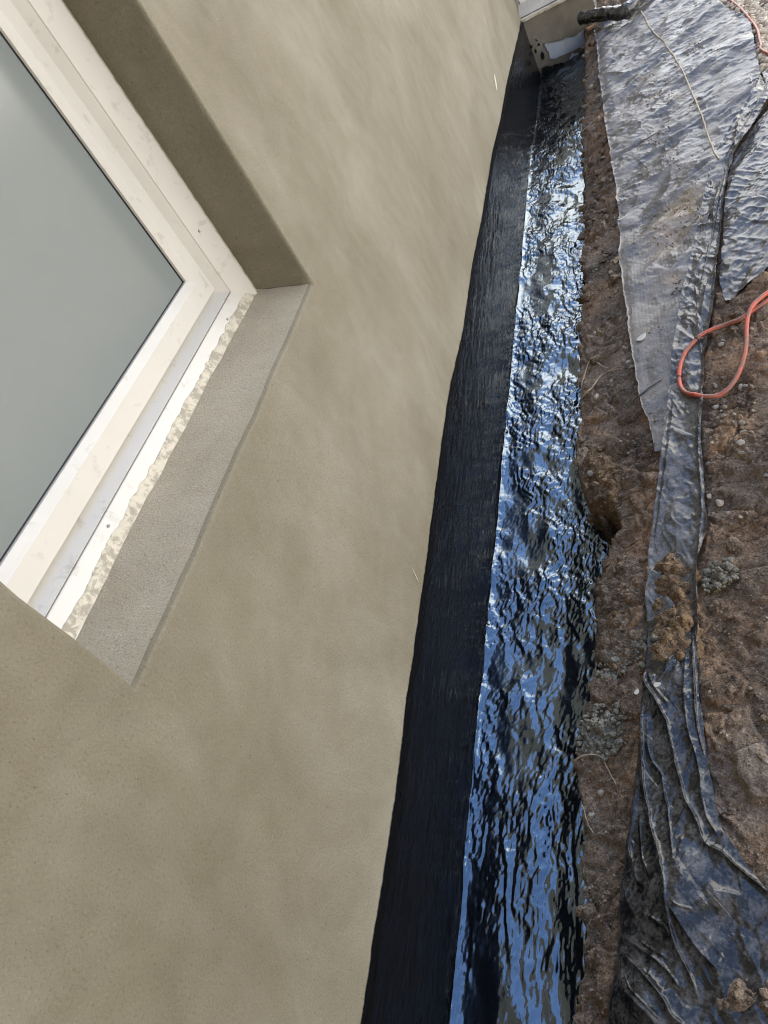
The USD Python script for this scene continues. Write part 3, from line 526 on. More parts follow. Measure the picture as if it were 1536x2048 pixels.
# ------------------------------------------------------------------ plastic sheets
SHEET = []
def film(name, L, Rr, y0, y1, dy, nx, zfun, mat, label, jag=0.004, seed=0, catg='plastic sheet'):
    ys = np.arange(y0, y1 + dy / 2, dy)
    xl = xr(ys, L) + jag * (fbm(ys, 0 * ys, 30, 3, seed + 1) - 0.5) * 2
    x2 = xr(ys, Rr) + jag * (fbm(ys, 0 * ys, 30, 3, seed + 2) - 0.5) * 2
    U = np.linspace(0, 1, nx)
    Xs = xl[:, None] + (x2 - xl)[:, None] * U[None]; Ys = np.repeat(ys[:, None], nx, 1)
    Zs = zfun(Xs, Ys, np.repeat(U[None], len(ys), 0))
    o = obj(name, up(grid(np.stack([Xs, Ys, Zs], -1))), mat, smooth=True)
    SHEET.append((Xs, Ys, Zs))
    tag(o, label, catg); return o
def on_sheet(k, x, y, n=4):
    X_, Y_, Z_ = SHEET[k]
    if ('sheet', k) not in TREES:
        TREES['sheet', k] = cKDTree(np.stack([X_.ravel(), Y_.ravel()], 1))
    d, i = TREES['sheet', k].query(np.stack([np.ravel(x), np.ravel(y)], 1), k=n)
    return Z_.ravel()[i].max(1)
def edge(U, w=0.05):
    return np.minimum(U, 1 - U)
def ridged(x, y, sc, seed, sy):
    return (1 - np.abs(2 * fbm(x, y, sc, 3, seed, sy) - 1))**5
def zA(x, y, u):
    w = 0.016 * crumple(x, y, 0.12, 101, 1.5, 0.8, 0.35) + 0.0075 * crumple(x, y, 0.05, 102, 1.6, 0.8, 0.6) + 0.0020 * crumple(x, y, 0.02, 103, 1.3, 0.9, 0.1)
    w += 0.010 * (fbm(x, y, 5, 3, 104, 8) - 0.5)
    amp = 0.30 + 0.70 * sst(2.1, 3.2, y)
    w += 0.0040 * ridged(x * 0.94 + y * 0.34, y - 0.4 * x, 8, 165, 13) + 0.0018 * ridged(x + 0.7 * y, y - 0.3 * x, 20, 166, 15)
    return smooth_ground(x, y) + 0.020 + w * amp + 0.004 * np.exp(-u / 0.01)
film('plastic_sheet', A_L, A_R, A_L[:, 1].min() + 0.005, A_L[:, 1].max() - 0.005, 0.006, 200, zA, film_dusty, 'large dusty grey plastic sheet spread over the ground beside the far trench', 0.006, 200)
CREASE_D, CREASE_B = [([[0.4448, 0.9359], [0.4496, 0.8916], [0.4685, 0.8501], [0.4847, 0.8001], [0.4911, 0.7535], [0.4975, 0.6994], [0.5055, 0.6457], [0.522, 0.6033], [0.5308, 0.5632]], 0.012, 0.009), ([[0.4552, 0.9227], [0.4639, 0.8869], [0.487, 0.8452]], 0.007, 0.006), ([[0.4394, 0.8617], [0.4324, 0.7583], [0.4313, 0.6796], [0.441, 0.6059], [0.454, 0.5499], [0.4597, 0.5171]], 0.013, 0.008), ([[0.5349, 0.9642], [0.522, 0.8494], [0.5227, 0.7836], [0.5318, 0.7209], [0.5351, 0.6511], [0.539, 0.6114], [0.5515, 0.5814]], 0.01, 0.007), ([[0.5517, 0.9886], [0.5471, 0.9301], [0.5423, 0.847], [0.5402, 0.7819], [0.5458, 0.7319]], 0.01, 0.006), ([[0.4174, 0.6924], [0.4023, 0.6116], [0.3973, 0.572], [0.4084, 0.5172]], 0.012, 0.008), ([[0.5308, 0.5632], [0.5549, 0.5446], [0.5722, 0.5305], [0.5905, 0.515]], 0.012, 0.008), ([[0.4188, 0.6336], [0.4186, 0.5889], [0.4226, 0.5461], [0.4333, 0.5172]], 0.008, 0.005), ([[0.4463, 0.8172], [0.4473, 0.7394], [0.4668, 0.6965], [0.4714, 0.6428], [0.4755, 0.5875], [0.4802, 0.5454]], 0.006, 0.008), ([[0.3967, 0.5812], [0.4049, 0.5314], [0.4113, 0.5094], [0.4254, 0.4968]], 0.008, 0.006), ([[0.4325, 0.6483], [0.4411, 0.5996], [0.4556, 0.5385], [0.4607, 0.5094], [0.4626, 0.4439], [0.4695, 0.4034], [0.4876, 0.3654], [0.4943, 0.336]], 0.012, 0.009), ([[0.5307, 0.5633], [0.5605, 0.5429], [0.5826, 0.5181], [0.6164, 0.4862]], 0.014, 0.01), ([[0.3669, 0.4196], [0.3874, 0.389], [0.4157, 0.3633], [0.4345, 0.3414], [0.4465, 0.3242], [0.4534, 0.3087], [0.4669, 0.2985]], 0.014, 0.009), ([[0.3628, 0.4028], [0.3729, 0.3836], [0.3802, 0.3445], [0.4014, 0.3214], [0.4252, 0.301]], 0.01, 0.007), ([[0.3748, 0.3869], [0.389, 0.348], [0.402, 0.332], [0.4382, 0.3004]], 0.009, 0.005), ([[0.3995, 0.4579], [0.386, 0.4858], [0.378, 0.5241]], 0.01, 0.008), ([[0.4227, 0.4532], [0.4546, 0.4304], [0.4623, 0.4192]], 0.01, 0.008), ([[0.4657, 0.4608], [0.4881, 0.4233], [0.5024, 0.3999], [0.5256, 0.3748]], 0.012, 0.01), ([[0.473, 0.4643], [0.4845, 0.4577], [0.503, 0.4547]], 0.008, 0.005), ([[0.3709, 0.4282], [0.4176, 0.3967], [0.4501, 0.3712], [0.4681, 0.3493]], 0.009, 0.006), ([[0.4065, 0.4175], [0.4316, 0.3988], [0.4514, 0.3884]], 0.007, 0.006), ([[0.5088, 0.4615], [0.5447, 0.4821], [0.5773, 0.4791]], 0.012, 0.014)], [([[1.0133, 3.3005], [0.9555, 3.2563], [0.9188, 3.1099], [0.8854, 2.9496], [0.8374, 2.7293], [0.8105, 2.5741]], 0.016, 0.009), ([[0.9465, 3.2541], [0.905, 3.0687], [0.839, 2.8714], [0.7968, 2.7176], [0.7784, 2.6254]], 0.009, 0.009), ([[0.7327, 2.6353], [0.773, 2.6122], [0.8105, 2.5741]], 0.009, 0.007), ([[0.7225, 2.4273], [0.7453, 2.3995], [0.7718, 2.3771]], 0.009, 0.007), ([[0.7225, 2.4273], [0.6921, 2.3483], [0.6343, 2.1977]], 0.008, 0.007), ([[0.7718, 2.3771], [0.7398, 2.2871], [0.7112, 2.22], [0.6788, 2.0782]], 0.013, 0.007), ([[0.6543, 1.8168], [0.6209, 1.5427], [0.6098, 1.3696], [0.5911, 1.2325], [0.574, 1.1075], [0.5635, 1.0046]], 0.018, 0.007), ([[0.5767, 1.7852], [0.5466, 1.5699], [0.5155, 1.3982], [0.4928, 1.2731]], 0.008, 0.006)]
def creases(x, y, lines):
    """Sharp folds along polylines (points, height, width), taking turns to fall off slowly on one side."""
    out = np.zeros(x.shape)
    for k, (pts, h, w) in enumerate(lines):
        c = curve(np.array(pts), 6); b = (c.min(0) - 0.09, c.max(0) + 0.09)
        m_ = (x > b[0][0]) & (x < b[1][0]) & (y > b[0][1]) & (y < b[1][1])
        if not m_.any(): continue
        xx, yy = x[m_], y[m_]
        dist, i = cKDTree(curve(c, 6)).query(np.stack([xx + 0.006 * (fbm(xx, yy, 30, 3, 150 + k) - 0.5), yy], 1))
        ends = np.minimum(i, len(c) * 6 - i) / (len(c) * 6) * 5
        side = (0.55 + 0.9 * fbm(xx, yy, 14, 2, 170 + k)) * np.where(np.interp(yy, c[::-1, 1] if c[0, 1] > c[-1, 1] else c[:, 1], c[::-1, 0] if c[0, 1] > c[-1, 1] else c[:, 0]) > xx, 1.0, 2.2 if k % 2 else 0.7)
        out[m_] = np.maximum(out[m_], 0.8 * h * np.exp(-dist / (0.62 * w * side)) * np.clip(0.3 + ends, 0, 1))
    return out
def zB(x, y, u):
    lowpart = 1 - sst(0.95, 1.15, y)
    z = smooth_ground(x, y) + 0.024
    w = 0.0085 * crumple(x, y, 0.075, 111, 0.55, 1.5, -0.1) + 0.0028 * crumple(x, y, 0.028, 112, 0.8, 1.3, 0.4) + 0.0010 * crumple(x, y, 0.012, 113, 1, 1.4, 0.2)
    e = edge(u)
    roll = 0.010 * np.exp(-((1 - u) / 0.07)**2) + 0.005 * np.exp(-(u / 0.06)**2) + 0.010 * np.exp(-((u - 0.66 - 0.1 * np.sin(y * 5)) / 0.03)**2) * sst(2.2, 2.6, y)
    strip = w * 0.8 + 0.0035 * ridged(x + 0.3 * y, y, 22, 163, 12) + roll + creases(x, y, CREASE_B)
    f = creases(x, y, CREASE_D)
    bulge = 0.030 * np.exp(-((x - 0.47) / 0.07)**2 - ((y - 0.50) / 0.09)**2) + 0.025 * np.exp(-((x - 0.40) / 0.05)**2 - ((y - 0.33) / 0.05)**2)
    fold = f + bulge + 0.0050 * crumple(x, y, 0.07, 131, 0.6, 1.5, 0.25) + 0.0020 * crumple(x, y, 0.022, 132, 0.8, 1.4, 0.5)
    drop = 0.020 * np.exp(-u / 0.02) * lowpart
    fold = fold + 0.0050 * ridged(x, y, 16, 161, 7) + 0.0032 * ridged(x - 0.5 * y, y, 34, 162, 18)
    return z + np.where(lowpart > 0, lowpart * (fold - drop) + (1 - lowpart) * strip, strip)
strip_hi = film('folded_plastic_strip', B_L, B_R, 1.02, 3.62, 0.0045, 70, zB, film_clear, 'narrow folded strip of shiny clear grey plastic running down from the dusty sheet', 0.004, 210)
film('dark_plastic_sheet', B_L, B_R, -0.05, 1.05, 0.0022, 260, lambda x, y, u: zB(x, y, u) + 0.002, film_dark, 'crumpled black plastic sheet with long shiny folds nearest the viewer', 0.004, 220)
cl, cr = np.array([[0.7566, 2.1506], [0.7576, 2.2989], [0.7968, 2.5257], [0.8265, 2.7158], [0.8885, 3.0237], [0.9639, 3.1507], [1.0543, 3.2935]]), np.array([[0.7612, 2.1424], [0.7837, 2.1671], [0.8144, 2.1899], [0.8451, 2.2126], [0.8923, 2.2534], [1.25, 2.6], [1.3, 3.6]])
def zC(x, y, u):
    w = 0.0065 * crumple(x, y, 0.09, 141, 1.8, 0.6, 0.9) + 0.0028 * crumple(x, y, 0.035, 142, 2.0, 0.7, 0.8) + 0.0010 * crumple(x, y, 0.014, 143, 1.5, 0.8, 0.9)
    return smooth_ground(x, y) + 0.013 + w + 0.004 * ridged(x + y, x - y, 20, 164, 10)
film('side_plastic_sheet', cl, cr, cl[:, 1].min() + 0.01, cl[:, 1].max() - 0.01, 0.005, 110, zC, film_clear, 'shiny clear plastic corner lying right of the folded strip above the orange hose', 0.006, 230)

# ------------------------------------------------------------------ heaps of soil, mortar lumps
def heap(name, outline, height, mat, label, catg, seed, step=0.0035, lump=1.0, base=0.0, crumbs=60):
    pg = Polygon(curve(np.vstack([outline, outline[:1]]), 8)).buffer(0)
    x0, y0, x1, y1 = pg.bounds
    xs, ys = np.arange(x0 - 0.02, x1 + 0.02, step), np.arange(y0 - 0.02, y1 + 0.02, step)
    Xh, Yh = np.meshgrid(xs, ys, indexing='ij')
    pts = shapely.points(Xh, Yh); ins = shapely.contains_xy(pg, Xh, Yh)
    d = shapely.distance(pg.boundary, pts) * np.where(ins, 1, -1) + 0.050 * (fbm(Xh, Yh, 26, 4, seed) - 0.5)
    d1, d2, i, rnd = cells(Xh, Yh, 0.024, seed + 1); e1, e2, j, rn2 = cells(Xh, Yh, 0.010, seed + 2)
    lumps = np.sqrt(np.clip(1 - (d1 / 0.62)**2, 0, 1)) * rnd[i] * 0.016 + np.sqrt(np.clip(1 - (e1 / 0.6)**2, 0, 1)) * rn2[j] * 0.0050
    Zh = smooth_ground(Xh, Yh) + base + height * np.sqrt(np.clip(d / 0.05, 0, 1)) * (0.3 + 1.1 * fbm(Xh, Yh, 20, 3, seed + 3)) + lump * lumps * np.clip(d / 0.012, 0, 1) - 0.02 * np.clip(-d / 0.012, 0, 1)
    v, q = up(grid(np.stack([Xh, Yh, Zh], -1)))
    dd = d.reshape(-1)[q].min(1); q = q[dd > -0.008]
    used, q = np.unique(q, return_inverse=True); v, q = v[used], q.reshape(-1, 4)
    ms, rg = [(v, q)], np.random.default_rng(seed)
    for _ in range(crumbs):                                        # loose crumbs on and around it
        p = rg.uniform((x0 - 0.01, y0 - 0.01), (x1 + 0.01, y1 + 0.01)); dp = pg.boundary.distance(shapely.Point(p))
        inside = pg.contains(shapely.Point(p))
        if not inside and dp > 0.02: continue
        sz = float(np.clip(rg.lognormal(math.log(0.0042), 0.5), 0.002, 0.012))
        ii, jj = min(max(int((p[0] - xs[0]) / step), 0), len(xs) - 1), min(max(int((p[1] - ys[0]) / step), 0), len(ys) - 1)
        rv_, rf_ = rock(rg, sz, 1, 0.6, 0.7)
        zt = Zh[ii, jj] if d[ii, jj] > 0 else float(smooth_ground(p[0], p[1])) + 0.012
        ms.append((rv_ + np.array([p[0], p[1], zt + 0.25 * sz]), rf_))
    return tag(obj(name, cat(ms), mat, smooth=True), label, catg)
heap('soil_heap', np.array([[0.4817, 1.2394], [0.5289, 1.2429], [0.5633, 1.2013], [0.57, 1.1282], [0.5706, 1.0539], [0.5662, 0.9726], [0.5414, 0.9166], [0.5037, 0.9279], [0.4547, 0.941], [0.4384, 1.0192], [0.4594, 1.1097], [0.458, 1.1818]]), 0.040, tansoil, 'heap of crumbly tan soil weighing down the plastic strip', 'soil heap', 300)
heap('soil_heap', np.array([[0.3313, 1.2113], [0.3934, 1.2756], [0.4571, 1.2445], [0.4558, 1.1262], [0.4433, 1.0065], [0.4144, 0.96], [0.361, 0.9676], [0.335, 1.0645]]), 0.020, soil, 'low heap of dark crumbled earth between the tan heap and the trench edge', 'soil heap', 310)
heap('soil_heap', np.array([[0.5297, 0.3607], [0.5521, 0.3687], [0.5809, 0.3734], [0.615, 0.3718], [0.622, 0.3334], [0.5979, 0.3068], [0.5651, 0.3107], [0.5382, 0.3152], [0.5186, 0.3268]]), 0.034, soil, 'dark soil patch on the black plastic at the lower right corner', 'soil heap', 320, base=0.012)
heap('soil_clump', np.array([[0.3077, 1.7378], [0.351, 1.7214], [0.398, 1.6409], [0.4143, 1.5364], [0.3923, 1.4686], [0.3475, 1.5293], [0.3143, 1.6295]]), 0.022, tansoil, 'cracked tan soil clump at the lip above the hollow in the trench bank', 'soil clump', 340)
for k, (o, lab) in enumerate([([[0.2997, 0.8293], [0.3372, 0.8663], [0.3898, 0.8758], [0.401, 0.8479], [0.3718, 0.8], [0.3305, 0.7706], [0.3048, 0.7836]], 'largest crumbly grey-green mortar lump on the trench lip near the curled root'), ([[0.4381, 1.0074], [0.4811, 1.0199], [0.494, 0.9858], [0.466, 0.9526], [0.4377, 0.9629]], 'grey mortar lump at the top corner of the black plastic'), ([[0.3508, 1.0014], [0.3893, 1.002], [0.3932, 0.963], [0.3607, 0.9549]], 'small bluish grey mortar lump on the bank left of the black plastic'), ([[0.5919, 1.1475], [0.6321, 1.1812], [0.6445, 1.1571], [0.6047, 1.1239]], "pale mortar crumbs right of the plastic strip's thin end")]):
    heap('mortar_lump', np.array(o), 0.012, mortar, lab, 'mortar', 400 + 10 * k, 0.0028, 1.2, 0.004, 260 if k == 0 else 140)

# ------------------------------------------------------------------ hose, twine, roll, roots, small things
def on_ground(pts, lift, n=10, z=None):
    c = curve(np.array(pts), n)
    return np.column_stack([c, smooth_ground(c[:, 0], c[:, 1]) + lift if z is None else z])
hose = thing('air_hose', 'orange rubber hose in a loop on the soil, trailing on by the gravel', 'hose')
hp = np.array([[0.9265, 2.1272], [0.8603, 2.0699], [0.8235, 2.0502], [0.781, 2.0285], [0.741, 2.0281], [0.6704, 2.0034], [0.6239, 1.9482], [0.5995, 1.8578], [0.609, 1.7855], [0.6556, 1.7387], [0.7201, 1.757], [0.7703, 1.8551], [0.8, 1.995], [0.8228, 2.0454], [0.8688, 2.091], [0.9559, 2.1489], [1.15, 2.35], [1.35, 2.75], [1.28, 3.3], [1.1285, 3.8145], [1.1248, 3.9446], [1.1382, 4.1715], [1.1171, 4.513], [1.0756, 4.8424], [1.0187, 5.3752]]); hz = [0.022, 0.022, 0.022, 0.022, 0.022, 0.022, 0.022, 0.022, 0.022, 0.022, 0.022, 0.026, 0.036, 0.04, 0.034, 0.022, 0.02, 0.02, 0.02, 0.02, 0.02, 0.02, 0.02, 0.02, 0.02]
c3 = curve(np.column_stack([hp, hz]), 14); c3[:, 2] += smooth_ground(c3[:, 0], c3[:, 1])
zs_ = np.where(shapely.contains_xy(polyB.buffer(0.004), c3[:, 0], c3[:, 1]), on_sheet(1, c3[:, 0], c3[:, 1], 40) + 0.0045, 0)
zs_ = np.convolve(np.pad(np.maximum(zs_, c3[:, 2]), 6, mode='edge'), np.ones(13) / 13, 'valid')
c3[:, 2] = np.maximum(c3[:, 2], zs_)
obj('hose_tube', tube(c3, 0.0062, 14), hose_mat, hose, smooth=50)
for at in [[0.5995, 1.8578], [0.6617, 1.998]]:
    i = int(np.argmin(np.hypot(c3[:, 0] - at[0], c3[:, 1] - at[1])))
    dd = c3[i + 1] - c3[i - 1]; dd /= np.linalg.norm(dd)
    obj('black_band', tube(np.array([c3[i] - dd * 0.0022, c3[i], c3[i] + dd * 0.0022]), 0.0068, 14), black_plastic, hose, smooth=50)
tw = on_ground([[0.6941, 5.2285], [0.7202, 4.903], [0.768, 4.573], [0.7989, 4.2235], [0.8206, 3.8596], [0.8298, 3.582], [0.8364, 3.3357], [0.8382, 3.1875], [0.846, 3.0123]], 0.026, 24)
tw[:, 2] = np.convolve(np.pad(on_sheet(0, tw[:, 0], tw[:, 1], 12), 6, mode='edge'), np.ones(13) / 13, 'valid') + 0.004
tw[:, 2] += 0.002 * (fbm(tw[:, 0], tw[:, 1], 30, 2, 5) - 0.5); tw[:, 0] += 0.010 * (fbm(tw[:, 1], 0 * tw[:, 1], 12, 3, 6) - 0.5)
ph = np.linspace(0, 260, len(tw) * 4); twd = np.stack([np.interp(np.linspace(0, 1, len(ph)), np.linspace(0, 1, len(tw)), tw[:, k]) for k in range(3)], 1)
strands = []
for s_ in (0, 2.09, 4.19):
    strands.append(tube(twd + 0.0018 * np.column_stack([np.cos(ph + s_), 0 * ph, np.sin(ph + s_)]), 0.0017, 5))
tag(obj('twine', cat(strands), twine_mat, smooth=True), 'pale frayed twine lying across the dusty plastic sheet', 'twine')
rl = curve(np.array([[0.3611, 5.526, 0.25], [0.4277, 5.465, 0.25], [0.5146, 5.3572, 0.25], [0.5838, 5.2681, 0.25], [0.634, 5.2509, 0.25], [0.6875, 5.3608, 0.25], [0.736, 5.4634, 0.25]]), 10)
rr_ = 0.036 + 0.006 * (fbm(np.arange(len(rl)) * 0.1, np.zeros(len(rl)), 3, 3, 9) - 0.5)
rt = tube(rl, rr_, 28); vv = rt.vertices.copy(); vv += 0.034 * (mk.fbm(vv * np.array([16, 30, 30]), 4, 3)[:, None] - 0.5) * np.array([0.3, 1, 1]); rt.vertices = vv
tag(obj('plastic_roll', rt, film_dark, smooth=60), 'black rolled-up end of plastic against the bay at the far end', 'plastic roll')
for pts, rad, lab in [([[0.2839, 0.7675], [0.2747, 0.7627], [0.2703, 0.744], [0.2787, 0.7195], [0.2762, 0.7039], [0.2889, 0.6879], [0.2988, 0.6672], [0.306, 0.6422], [0.3178, 0.6177]], 0.0022, 'curled pale root on the bank just below the largest mortar lump'), ([[0.2839, 0.7675], [0.3048, 0.7737], [0.3356, 0.7707], [0.3479, 0.755], [0.3571, 0.7307], [0.3709, 0.7042]], 0.0018, 'arched pale root running from the curled root to the black plastic'), ([[0.2686, 0.6786], [0.2787, 0.6807], [0.2914, 0.6877]], 0.0012, 'short root tip sticking out of the bank below the curled root'), ([[0.28, 1.9884], [0.28, 2.0115], [0.3047, 2.0633], [0.3299, 2.1241], [0.3497, 2.1268], [0.371, 2.0959], [0.394, 2.0568]], 0.0028, 'long thin root looping out over the tar from the bank'), ([[0.28, 1.9884], [0.3138, 1.9811], [0.3377, 1.9895], [0.3648, 2.0332], [0.3887, 2.0396], [0.4394, 2.0195]], 0.003, 'pale root crossing the bank towards the white stones'), ([[0.2849, 1.9653], [0.304, 1.9559], [0.3229, 1.9469]], 0.0014, 'short straight rootlet over the tar below the looping root'), ([[0.3194, 3.6183], [0.3476, 3.6722], [0.3668, 3.7196]], 0.0016, 'fine rootlet hanging from the bank far along the trench'), ([[0.3034, 3.1683], [0.3249, 3.2183], [0.3465, 3.2462]], 0.0016, 'fine rootlet on the bank beside the brightest tar'), ([[0.3137, 1.096], [0.3014, 1.063], [0.3013, 1.0492], [0.3127, 1.0356]], 0.0016, 'bent rootlet hanging at the trench edge below the hollow')]:
    p = np.array(pts); c = curve(p, 10); rr2 = np.linspace(rad, rad * 0.45, len(c))
    zz = np.maximum(gz(c[:, 0], c[:, 1]), 0.02)
    zz = np.convolve(np.pad(zz, 3, mode='edge'), np.ones(7) / 7, 'valid') + 0.008
    c3d = np.column_stack([c, zz]); c3d += 0.004 * (mk.fbm(c3d * 60, 2, 4)[:, None] - 0.5)
    tag(obj('root', tube(c3d, rr2, 6), root_mat, smooth=True), lab, 'root')
tg = on_ground([[0.4772, 1.8377], [0.4973, 1.85], [0.5177, 1.8658], [0.5509, 1.883]], 0.022, 8)
tag(obj('twig', tube(tg, np.linspace(0.0028, 0.0012, len(tg)), 6), black_plastic, smooth=True), 'thin black twig at the pointed lower end of the dusty sheet', 'twig')
def flake(p, L, W, a, mat, lab, name='leaf', lift=0.03):
    t = np.linspace(0, 2 * np.pi, 16, endpoint=False); x, y = L * np.cos(t), W * np.sin(t) * (1 - 0.25 * np.cos(t))
    tm = trimesh.creation.extrude_polygon(Polygon(np.stack([x, y], 1)), 0.0012, engine='earcut')
    tm.vertices[:, 2] += 6 * (tm.vertices[:, 0]**2)
    tm.apply_transform(trimesh.transformations.rotation_matrix(a, (0, 0, 1))); tm.apply_translation((p[0], p[1], float(smooth_ground(np.array(p[0]), np.array(p[1]))) + lift))
    tag(obj(name, tm, mat), lab, 'leaf')
for a in [([0.5108, 2.1097], 0.02, 0.011, 0.9, 'p', 'pale oval leaf stuck on the lower dusty sheet', 0.022), ([0.4318, 0.8755], 0.007, 0.0045, 1.2, 'p', 'tiny pale leaf on the left edge of the black plastic', 0.04), ([0.4765, 0.8771], 0.0075, 0.005, 0.3, 'p', 'tiny pale leaf near the top folds of the black plastic', 0.045), ([0.3927, 5.5574], 0.03, 0.014, 0.2, 'o', 'small orange leaf under the black plastic roll', 0.03)]:
    flake(*a[:4], {'p': leaf_mat, 'o': orange_leaf}[a[4]], a[5], lift=a[6])
wc = trimesh.creation.box((0.026, 0.007, 0.005)); wc = wc.subdivide().subdivide(); wc.vertices += 0.002 * (mk.fbm(wc.vertices * 140, 2, 6)[:, None] - 0.5); wc.apply_transform(trimesh.transformations.rotation_matrix(-1.15, (0, 0, 1)))
p = [0.3981, 0.9043]; wc.apply_translation((p[0], p[1], float(gz(p[0], p[1])[0]) + 0.006))
tag(obj('wood_chip', wc, wood, smooth=40), 'small brown wood chip beside the edge of the black plastic', 'wood chip')

# ------------------------------------------------------------------ stones, clods and grit on the soil (pieces of the ground)
rng = np.random.default_rng(12)
def free(x, y, m=0.006):
    """On bare soil in view: not on a sheet, not in the trench."""
    return x > lip_x(np.array([y]))[0] + m and not sheets.buffer(m).contains(shapely.Point(x, y)) and notch(np.array([x]), np.array([y]))[0] < 0.1
def put(name, x, y, size, mat, parent=ground, sub=1, sink=0.3, **k):
    v, f = rock(rng, size, sub, **k)
    z = float(gz(x, y)[0])
    return obj(name, (v + np.array([x, y, z + size * (0.65 - sink) * 0.9]), f), mat, parent, smooth=32)
for (x, y, s_) in [(0.4482, 2.1233, 0.0115), (0.4594, 2.0959, 0.008), (0.4439, 2.0562, 0.008), (0.4598, 2.0379, 0.009), (0.4715, 2.0014, 0.011), (0.3519, 1.9475, 0.014), (0.4884, 1.2993, 0.011), (0.5078, 1.1767, 0.01), (0.5159, 1.1152, 0.0075), (0.3348, 0.6988, 0.0085), (0.3125, 0.6576, 0.01), (0.2792, 0.4375, 0.012), (0.6439, 1.3755, 0.014), (0.7153, 1.536, 0.012), (0.7128, 1.5003, 0.008), (0.6956, 1.5619, 0.01), (0.624, 1.3982, 0.009), (0.7269, 1.5785, 0.009), (0.7439, 2.3403, 0.012), (0.4323, 2.6858, 0.012), (0.4242, 2.6025, 0.012)]:
    put('stone', x, y, s_, stone_mats[1], flat=0.7)
n = 0
while n < 160:
    y = 0.2 + 5.4 * rng.uniform()**1.7; x = rng.uniform(0.28, 0.95 if y < 2.4 else 0.46)
    if not free(x, y): continue
    s_ = float(np.clip(rng.lognormal(math.log(0.0042), 0.42), 0.0025, 0.011)) * (1 + 0.12 * y)
    put('stone', x, y, s_, stone_mats[rng.choice([0, 1, 2], p=[0.5, 0.12, 0.38])]); n += 1
n = 0
while n < 90:                                                     # gravelly patch of soil by the hose
    x, y = rng.uniform(0.60, 0.86), 1.62 + rng.normal(0, 0.2)
    if not free(x, y): continue
    put('stone', x, y, float(np.clip(rng.lognormal(math.log(0.0050), 0.4), 0.003, 0.011)), stone_mats[rng.choice([0, 1, 2], p=[0.5, 0.25, 0.25])]); n += 1
n = 0
while n < 260:
    y = 0.2 + 5.4 * rng.uniform()**1.6; x = rng.uniform(0.28, 0.95 if y < 2.4 else 0.46)
    if not free(x, y, 0.01): continue
    s_ = float(np.clip(rng.lognormal(math.log(0.0100), 0.45), 0.005, 0.024)) * (1 + 0.08 * y)
    if rng.uniform() < 0.25: x = lip_x(np.array([y]))[0] + rng.uniform(0.004, 0.03); s_ *= 1.3
    put('soil_clod', x, y, s_, tansoil if rng.uniform() < 0.18 else soil, sub=2, rough=0.9, flat=0.65, sink=0.45, facets=9); n += 1
grit, k = [], 0
X2, Y2 = rng.uniform(0.27, 1.0, 26000), 0.15 + 5.6 * rng.uniform(size=26000)**1.5
ok = (X2 > lip_x(Y2) + 0.004) & ~shapely.contains_xy(sheets.buffer(0.004), X2, Y2) & (notch(X2, Y2) < 0.1) & ((X2 < 0.5) | (Y2 < 2.6)) & (fbm(X2, Y2, 9, 3, 77) > 0.42)
X2, Y2 = X2[ok][:9000], Y2[ok][:9000]; Z2 = gz(X2, Y2)
base = [rock(rng, 1.0, 0, facets=4) for _ in range(10)]
S2 = np.clip(rng.lognormal(math.log(0.0020), 0.4, len(X2)), 0.001, 0.0055)
for mi in range(3):
    vs, fs, off = [], [], 0
    for x, y, z, s_, kk in zip(X2[mi::3], Y2[mi::3], Z2[mi::3], S2[mi::3], range(len(X2))):
        v, f = base[kk % 10]; vs.append(v * s_ + (x, y, z + 0.3 * s_)); fs.append(f + off); off += len(v)
    g_ = obj(('grey_grit', 'pale_grit', 'brown_grit')[mi], (np.vstack(vs), np.vstack(fs)), (stone_mats[0], stone_mats[2], soil)[mi], ground)
    tag(g_, kind='stuff')
# crumbs of soil and straw lying on the dusty sheet
vs, fs, off = [], [], 0
for (cx, cy, rad, num) in [(0.6735, 3.9453, 0.03, 60), (0.7437, 3.8589, 0.03, 50), (0.9013, 4.2528, 0.03, 60), (0.6596, 3.4452, 0.035, 60), (0.695, 2.7483, 0.05, 90), (0.5432, 2.1425, 0.02, 10), (0.6686, 4.2181, 0.03, 40), (0.6997, 3.2076, 0.05, 70), (0.6199, 2.659, 0.03, 40), (0.6339, 2.3341, 0.02, 60), (0.5009, 1.7049, 0.012, 50), (0.5816, 2.7247, 0.05, 25), (0.4995, 3.0741, 0.04, 25)]:
    for _ in range(num // 2):
        x, y = cx + rng.normal(0, rad * 0.8), cy + rng.normal(0, rad * 1.6)
        if not polyA.contains(shapely.Point(x, y)): continue
        v, f = base[rng.integers(10)]; s_ = rng.uniform(0.0015, 0.006)
        z = float(on_sheet(0, x, y, 3)[0])
        vs.append(v * s_ + (x, y, z)); fs.append(f + off); off += len(v)
tag(obj('soil_crumbs', (np.vstack(vs), np.vstack(fs)), tansoil), 'loose soil crumbs scattered over the dusty plastic sheet', 'soil crumbs', kind='stuff')
st = []
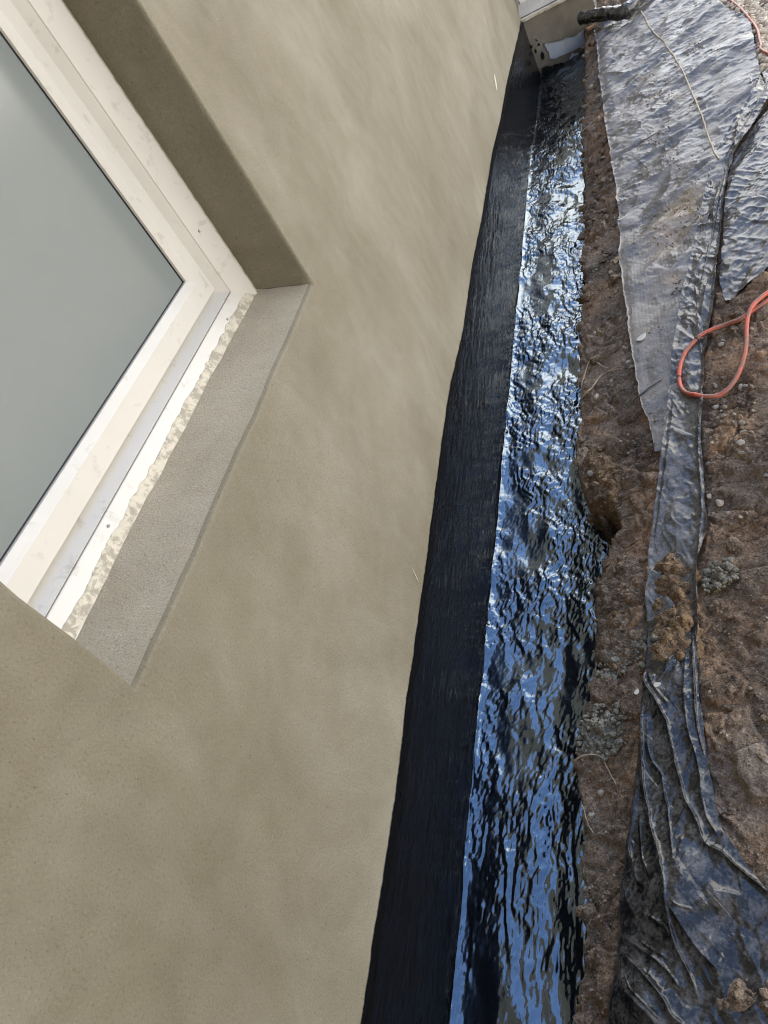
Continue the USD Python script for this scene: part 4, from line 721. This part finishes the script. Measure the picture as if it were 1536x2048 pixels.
for _ in range(46):
    x, y = rng.normal([0.7345, 2.7635][0], 0.025), rng.normal([0.7345, 2.7635][1], 0.06); a = rng.uniform(0, 3.14); L = rng.uniform(0.008, 0.028)
    z = float(on_sheet(0, x, y, 3)[0]) + 0.002
    st.append(tube(np.array([[x, y, z], [x + L * math.cos(a) * .5, y + L * math.sin(a) * .5, z + rng.uniform(0.001, 0.008)], [x + L * math.cos(a), y + L * math.sin(a), z + rng.uniform(-0.003, 0.006)]]), 0.0010, 4))
tag(obj('dry_straw', cat(st), straw_mat), 'tuft of dry straw and earth on the dusty sheet beside the folded strip', 'straw', kind='stuff')

# ------------------------------------------------------------------ gravel at the far right
gb = [[0.98, 3.5], [1.9, 3.5], [1.9, 6.4], [0.62, 6.4], [0.62, 5.5]]
gravel = tag(obj('gravel_bed', up(grid(np.stack([*(np.meshgrid(np.linspace(0.62, 2.0, 60), np.linspace(3.4, 6.4, 80), indexing='ij')), smooth_ground(*np.meshgrid(np.linspace(0.62, 2.0, 60), np.linspace(3.4, 6.4, 80), indexing='ij')) + 0.003 - 0.03 * (shapely.contains_xy(polyA.buffer(0.05), *np.meshgrid(np.linspace(0.62, 2.0, 60), np.linspace(3.4, 6.4, 80), indexing='ij')))], -1))), pebble_mat, smooth=True), kind='structure')
cand = []
for iy in range(150):
    for ix in range(40):
        x, y = 0.66 + ix * 0.024 + (iy % 2) * 0.012 + rng.uniform(-.007, .007), 3.55 + iy * 0.021 + rng.uniform(-.007, .007)
        if x > 1.62 or y > 6.3 or polyA.buffer(0.004).contains(shapely.Point(x, y)) or (x < 1.0 and y < 5.3) or (x < BX1 + 0.02 and y > BY - 0.05): continue
        cand.append((x, y))
mid = np.array([1.20, 4.55]); cand.sort(key=lambda c: abs(c[0] - 1.22 - 0.0 * c[1]) + 0.25 * abs(c[1] - 4.5))
vs, fs, off = [], [], 0
for k, (x, y) in enumerate(cand):
    v, f = rock(rng, rng.uniform(0.0115, 0.021), 2 if k < 300 else 1, rough=0.25, flat=0.7, facets=2)
    w = v + np.array([x, y, float(smooth_ground(np.array(x), np.array(y))) + 0.006 + rng.uniform(0, 0.010)])
    if k < 300:
        obj('pebble', (w, f), pebble_mat, gravel, smooth=True)
    else:
        vs.append(w); fs.append(f + off); off += len(w)
tag(obj('more_pebbles', (np.vstack(vs), np.vstack(fs)), pebble_mat, gravel, smooth=True), kind='stuff')
